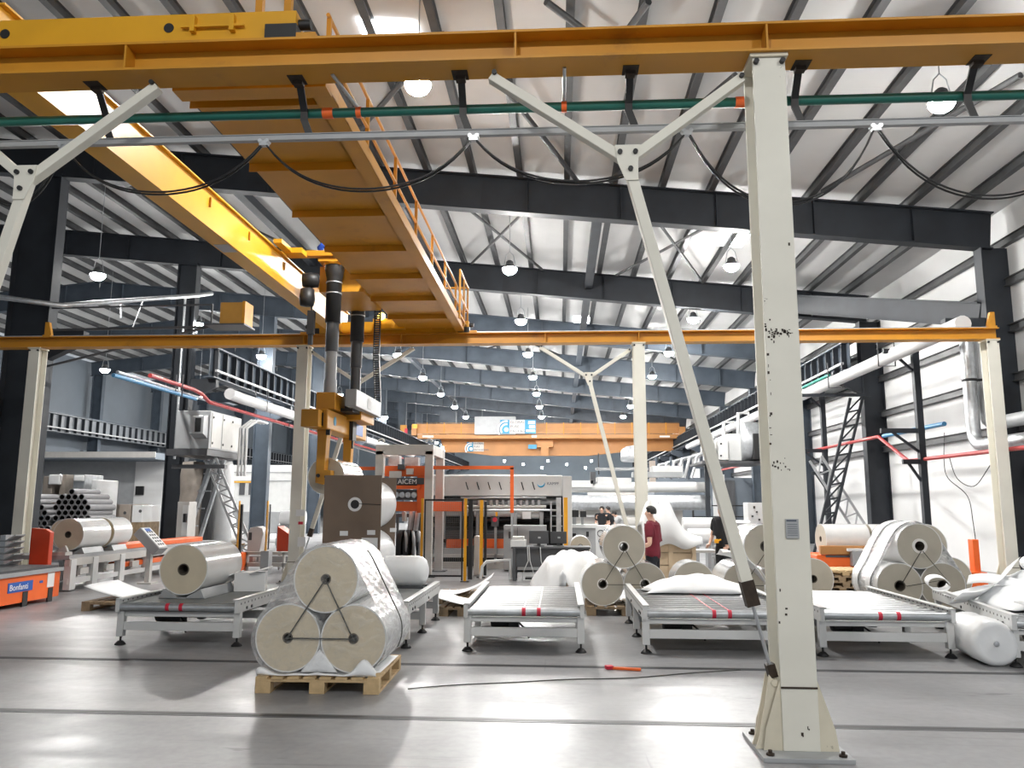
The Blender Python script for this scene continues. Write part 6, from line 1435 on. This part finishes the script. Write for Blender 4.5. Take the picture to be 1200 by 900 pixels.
# ================================================================== people
def skin_obj(name, J, E, root, m, parent, sub=2):
    names = list(J); ix = {n: i for i, n in enumerate(names)}
    me = bpy.data.meshes.new(name); me.from_pydata([J[n][0] for n in names], [(ix[a], ix[b]) for a, b in E], [])
    me.materials.append(m)
    o = bpy.data.objects.new(name, me); COL.objects.link(o)
    if parent is not None: o.parent = parent
    WORLD[o.name] = V((0, 0, 0))
    md = o.modifiers.new('skin', 'SKIN'); md.use_smooth_shade = True; md.branch_smoothing = .3
    sv = me.skin_vertices[0].data
    for n in names:
        r = J[n][1]; sv[ix[n]].radius = r if isinstance(r, tuple) else (r, r); sv[ix[n]].use_root = (n == root)
    s = o.modifiers.new('smooth', 'SUBSURF'); s.levels = sub; s.render_levels = sub
    return o
def person(label, loc, rz, H, shirt, pants, arms, lean=0.0, head=(0, 0), long_hair=False, cap=False):
    t = thing('person', label, 'person', loc); WORLD[t.name] = V((0, 0, 0))
    def L(x, y, z):                                     # lean the trunk forward about the hips
        if z > .53: dz = z - .53; return V((x + dz * math.sin(lean), y, .53 + dz * math.cos(lean))) * H
        return V((x, y, z)) * H
    J, E = {}, []
    def j(n, p, r): J[n] = (p, tuple(q * H for q in r) if isinstance(r, tuple) else r * H)
    j('pelvis', L(0, 0, .53), (.070, .052)); j('waist', L(.0, 0, .61), (.066, .048)); j('chest', L(.008, 0, .72), (.078, .054)); j('upper', L(0, 0, .79), (.070, .047)); j('neckbase', L(-.004, 0, .835), (.044, .040)); j('neck', L(.004, 0, .862), .036)
    hx, hy = head
    j('jaw', L(.022 + hx * .3, hy * .3, .888), (.038, .038)); j('skull', L(.012 + hx, hy, .935), (.047, .056)); j('crown', L(.004 + hx, hy, .966), (.036, .042)); j('nose', L(.072 + hx, hy, .915), .008)
    E += [('pelvis', 'waist'), ('waist', 'chest'), ('chest', 'upper'), ('upper', 'neckbase'), ('neckbase', 'neck'), ('neck', 'jaw'), ('jaw', 'skull'), ('skull', 'crown'), ('skull', 'nose')]
    for s, sd in ((1, 'l'), (-1, 'r')):
        eb, wr, hd = arms[0 if s == 1 else 1]
        sh = L(0, s * .108, .803); j('sh' + sd, sh, .040); el = V(eb) * H; w = V(wr) * H; h = V(hd).normalized()
        j('ua' + sd, sh.lerp(el, .45), .031); j('el' + sd, el, .026); j('fa' + sd, el.lerp(w, .4), .024); j('wr' + sd, w, (.017, .014))
        pm = w + h * .045 * H; j('pm' + sd, pm, (.021, .012)); E += [('upper', 'sh' + sd), ('sh' + sd, 'ua' + sd), ('ua' + sd, 'el' + sd), ('el' + sd, 'fa' + sd), ('fa' + sd, 'wr' + sd), ('wr' + sd, 'pm' + sd)]
        ac = h.cross(V((0, s, .3))).normalized(); cu = h.cross(ac).normalized()
        for f in range(4):
            o_ = ac * (.016 - .0107 * f) * H; ln = (.036, .042, .039, .030)[f] * H
            j('fb%s%d' % (sd, f), pm + h * .014 * H + o_, .0062); j('fm%s%d' % (sd, f), pm + h * (.014 * H + ln * .6) + o_ + cu * .006 * H, .0055); j('ft%s%d' % (sd, f), pm + h * (.014 * H + ln) + o_ + cu * .016 * H, .0046)
            E += [('pm' + sd, 'fb%s%d' % (sd, f)), ('fb%s%d' % (sd, f), 'fm%s%d' % (sd, f)), ('fm%s%d' % (sd, f), 'ft%s%d' % (sd, f))]
        j('tb' + sd, w + h * .025 * H + ac * .022 * H, .0075); j('tt' + sd, w + h * .052 * H + ac * .034 * H + cu * .006 * H, .0055); E += [('wr' + sd, 'tb' + sd), ('tb' + sd, 'tt' + sd)]
        y = s * .054
        j('hip' + sd, V((0, y, .495)) * H, .044); j('th' + sd, V((.004, y, .40)) * H, .040); j('kn' + sd, V((.008, y, .285)) * H, .029); j('ca' + sd, V((-.010, y, .19)) * H, .027); j('an' + sd, V((-.012, y, .05)) * H, .022); j('to' + sd, V((.075, y * 1.15, .018)) * H, (.018, .022))
        E += [('pelvis', 'hip' + sd), ('hip' + sd, 'th' + sd), ('th' + sd, 'kn' + sd), ('kn' + sd, 'ca' + sd), ('ca' + sd, 'an' + sd), ('an' + sd, 'to' + sd)]
    skin_obj('body', J, E, 'pelvis', SKIN, t)
    def sub_(names, g, extra=None): return {n: (J[n][0], tuple(q + g * H for q in J[n][1]) if isinstance(J[n][1], tuple) else J[n][1] + g * H) for n in names}
    S = sub_(['waist', 'chest', 'upper'], .030); S['hem'] = (J['pelvis'][0] + V((0, 0, -.085 * H)), (.108 * H, .086 * H)); S['pelvis'] = (J['pelvis'][0], (.104 * H, .084 * H)); S['collar'] = (J['neckbase'][0] + V((0, 0, .022 * H)), (.054 * H, .050 * H))
    ES = [('hem', 'pelvis'), ('pelvis', 'waist'), ('waist', 'chest'), ('chest', 'upper'), ('upper', 'collar')]
    for sd in 'lr':
        S['sh' + sd] = (J['sh' + sd][0], .066 * H); S['ua' + sd] = (J['ua' + sd][0], .047 * H); S['cuff' + sd] = (J['ua' + sd][0].lerp(J['el' + sd][0], .45), .041 * H)
        ES += [('upper', 'sh' + sd), ('sh' + sd, 'ua' + sd), ('ua' + sd, 'cuff' + sd)]
    skin_obj('shirt', S, ES, 'chest', shirt, t)
    S = {'waistband': (J['pelvis'][0] + V((0, 0, .02 * H)), (.086 * H, .066 * H)), 'pelvis': (J['pelvis'][0] + V((0, 0, -.03 * H)), (.094 * H, .072 * H))}; ES = [('waistband', 'pelvis')]
    for sd in 'lr':
        S['up' + sd] = (J['hip' + sd][0] + V((0, 0, -.035 * H)), .064 * H)
        for n, r in (('th', .060), ('kn', .048), ('ca', .043)): S[n + sd] = (J[n + sd][0], r * H)
        S['cu' + sd] = (J['an' + sd][0] + V((0, 0, -.01 * H)), .036 * H); ES += [('pelvis', 'up' + sd), ('up' + sd, 'th' + sd), ('th' + sd, 'kn' + sd), ('kn' + sd, 'ca' + sd), ('ca' + sd, 'cu' + sd)]
    skin_obj('trousers', S, ES, 'pelvis', pants, t)
    for s in (1, -1):
        b = MB(); y = s * .058 * H; b.lathe([(0, 0), (.028 * H, .004 * H), (.034 * H, .05 * H), (.032 * H, .11 * H), (.018 * H, .135 * H), (0, .14 * H)], (-.04 * H, y, .028 * H), (1, s * .06, -.06), n=14); b.v = [(v[0], v[1], max(.002, v[2])) for v in b.v]; b.build('shoe', BLACK, t)
    sk = J['skull'][0]; cr = J['crown'][0]
    def shell(r, up_, back, name, m, zcut):
        b = MB(); n = 22; P = []; rows = 9
        for i in range(rows):
            a = PI / 2 * (1 - i / (rows - 1) * 1.28)
            for k in range(n):
                th = 2 * PI * k / n; c = math.cos(th); d = V((c * math.cos(a) * r[0], math.sin(th) * math.cos(a) * r[1], math.sin(a) * r[2]))
                if d.z < zcut + .012 * c and c > .2: d = d * .72
                P.append(sk + V((back * H, 0, up_ * H)) + d * H)
        b.add(P, [(i * n + k, (i + 1) * n + k, (i + 1) * n + (k + 1) % n, i * n + (k + 1) % n) for i in range(rows - 1) for k in range(n)] , True); b.add(P[:n], [tuple(range(n))])
        return b.build(name, m, t)
    shell((.062, .055, .060), .010, -.006, 'hair', HAIR, .022)
    for s in (1, -1):
        b = MB(); b.lathe([(0, 0), (.012 * H, .002 * H), (.016 * H, .006 * H), (.010 * H, .010 * H), (0, .010 * H)], sk + V((-.006, s * .046, -.012)) * H, (0, s, 0), n=10); b.build('ear', SKIN, t)
        b = MB(); b.lathe([(0, -.004 * H), (.005 * H, 0), (0, .004 * H)], sk + V((.046, s * .019, -.002)) * H, (1, 0, 0), n=8); b.build('eye', HAIR, t)
    b = MB(); b.obox(J['jaw'][0] + V((.030, 0, .008)) * H, V((.003, 0, 0)) * H, V((0, .014, 0)) * H, V((0, 0, .003)) * H); b.build('mouth', mat('lips', (.4, .18, .15), .5) if 'lips' not in MATS else MATS['lips'], t)
    t.rotation_euler = (0, 0, rz); WORLD[t.name] = V(t.location)
    return t
down = (((.0, .15, .62), (.04, .165, .47), (.15, .0, -1)), ((.0, -.15, .62), (.04, -.165, .47), (.15, 0, -1)))
bent = (((-.02, .155, .62), (.15, .13, .575), (1, -.1, .0)), ((.0, -.15, .62), (.15, -.10, .59), (1, .2, .1)))
p = dp(765, 640, 13.82)
person('young man with black hair in a maroon T-shirt, turned left beside the cream column', (p.x, 13.82, 0), PI - .42, 1.665, MAROON, NAVY, bent, lean=.02)
p = dp(848, 640, 16.6)
w = person('worker in black holding a yellow tool, partly behind the long leaning brace', (p.x, 16.6, 0), PI + .75, 1.70, BLKCL, BLKCL, (((-.02, .155, .62), (.10, .15, .51), (1, 0, -.3)), ((.0, -.16, .62), (.10, -.13, .52), (1, .1, -.2))))
q = dp(839, 634, 16.45); t = thing('yellow_tool', 'small yellow tool in the hand of the worker in black', 'tool', (q.x, 16.4, q.z)); b = MB(); b.box((q.x, 16.4, q.z), (.07, .12, .08)); b.bar((q.x, 16.4, q.z), (q.x + .1, 16.45, q.z + .03), .03); b.build('tool_case', YPOST, t, .008)
for px, lab, sh, rz, ln, ar in ((706, 'distant worker in black seen from the front, leftmost of the three by the far machine', BLKCL, -PI / 2 - .3, .05, bent), (717, 'distant worker in black in the middle of the three by the far machine', BLKCL, PI - .6, .15, bent), (735, 'distant worker in a grey shirt bending to the left by the far machine', GREYP, PI - .2, .75, (((.25, .12, .55), (.38, .08, .50), (1, 0, -.3)), ((.25, -.12, .55), (.38, -.08, .50), (1, 0, -.3))))):
    p = dp(px, 620, 29); person(lab, (p.x, 29 + {706: 0, 717: .7, 735: .1}[px], 0), rz, 1.62, sh, NAVY, ar, lean=ln)
t = thing('work_table', 'low white machine table in front of the three distant workers', 'table', (dp(725, 650, 28).x, 28, 0)); part('table_body', WHITEP, t, (712, 617, 748, 660, 28, .5), bevel=.02); part('table_edge', GREYP, t, (712, 622, 748, 623, 27.97, .04))
# ================================================================== light
w = bpy.data.worlds.new('hall_daylight'); SC.world = w; w.use_nodes = True
w.node_tree.nodes['Background'].inputs[0].default_value = (.86, .93, 1, 1)
w.node_tree.nodes['Background'].inputs[1].default_value = .46
vs = SC.view_settings
vs.view_transform = 'Standard'; vs.look = 'None'; vs.gamma = 1; vs.exposure = 0.08; vs.use_curve_mapping = False
SC.cycles.use_denoising = True
SC.cycles.max_bounces = 7; SC.cycles.diffuse_bounces = 4; SC.cycles.glossy_bounces = 3; SC.cycles.transparent_max_bounces = 10
SC.cycles.sample_clamp_indirect = 6; SC.cycles.caustics_reflective = False; SC.cycles.caustics_refractive = False
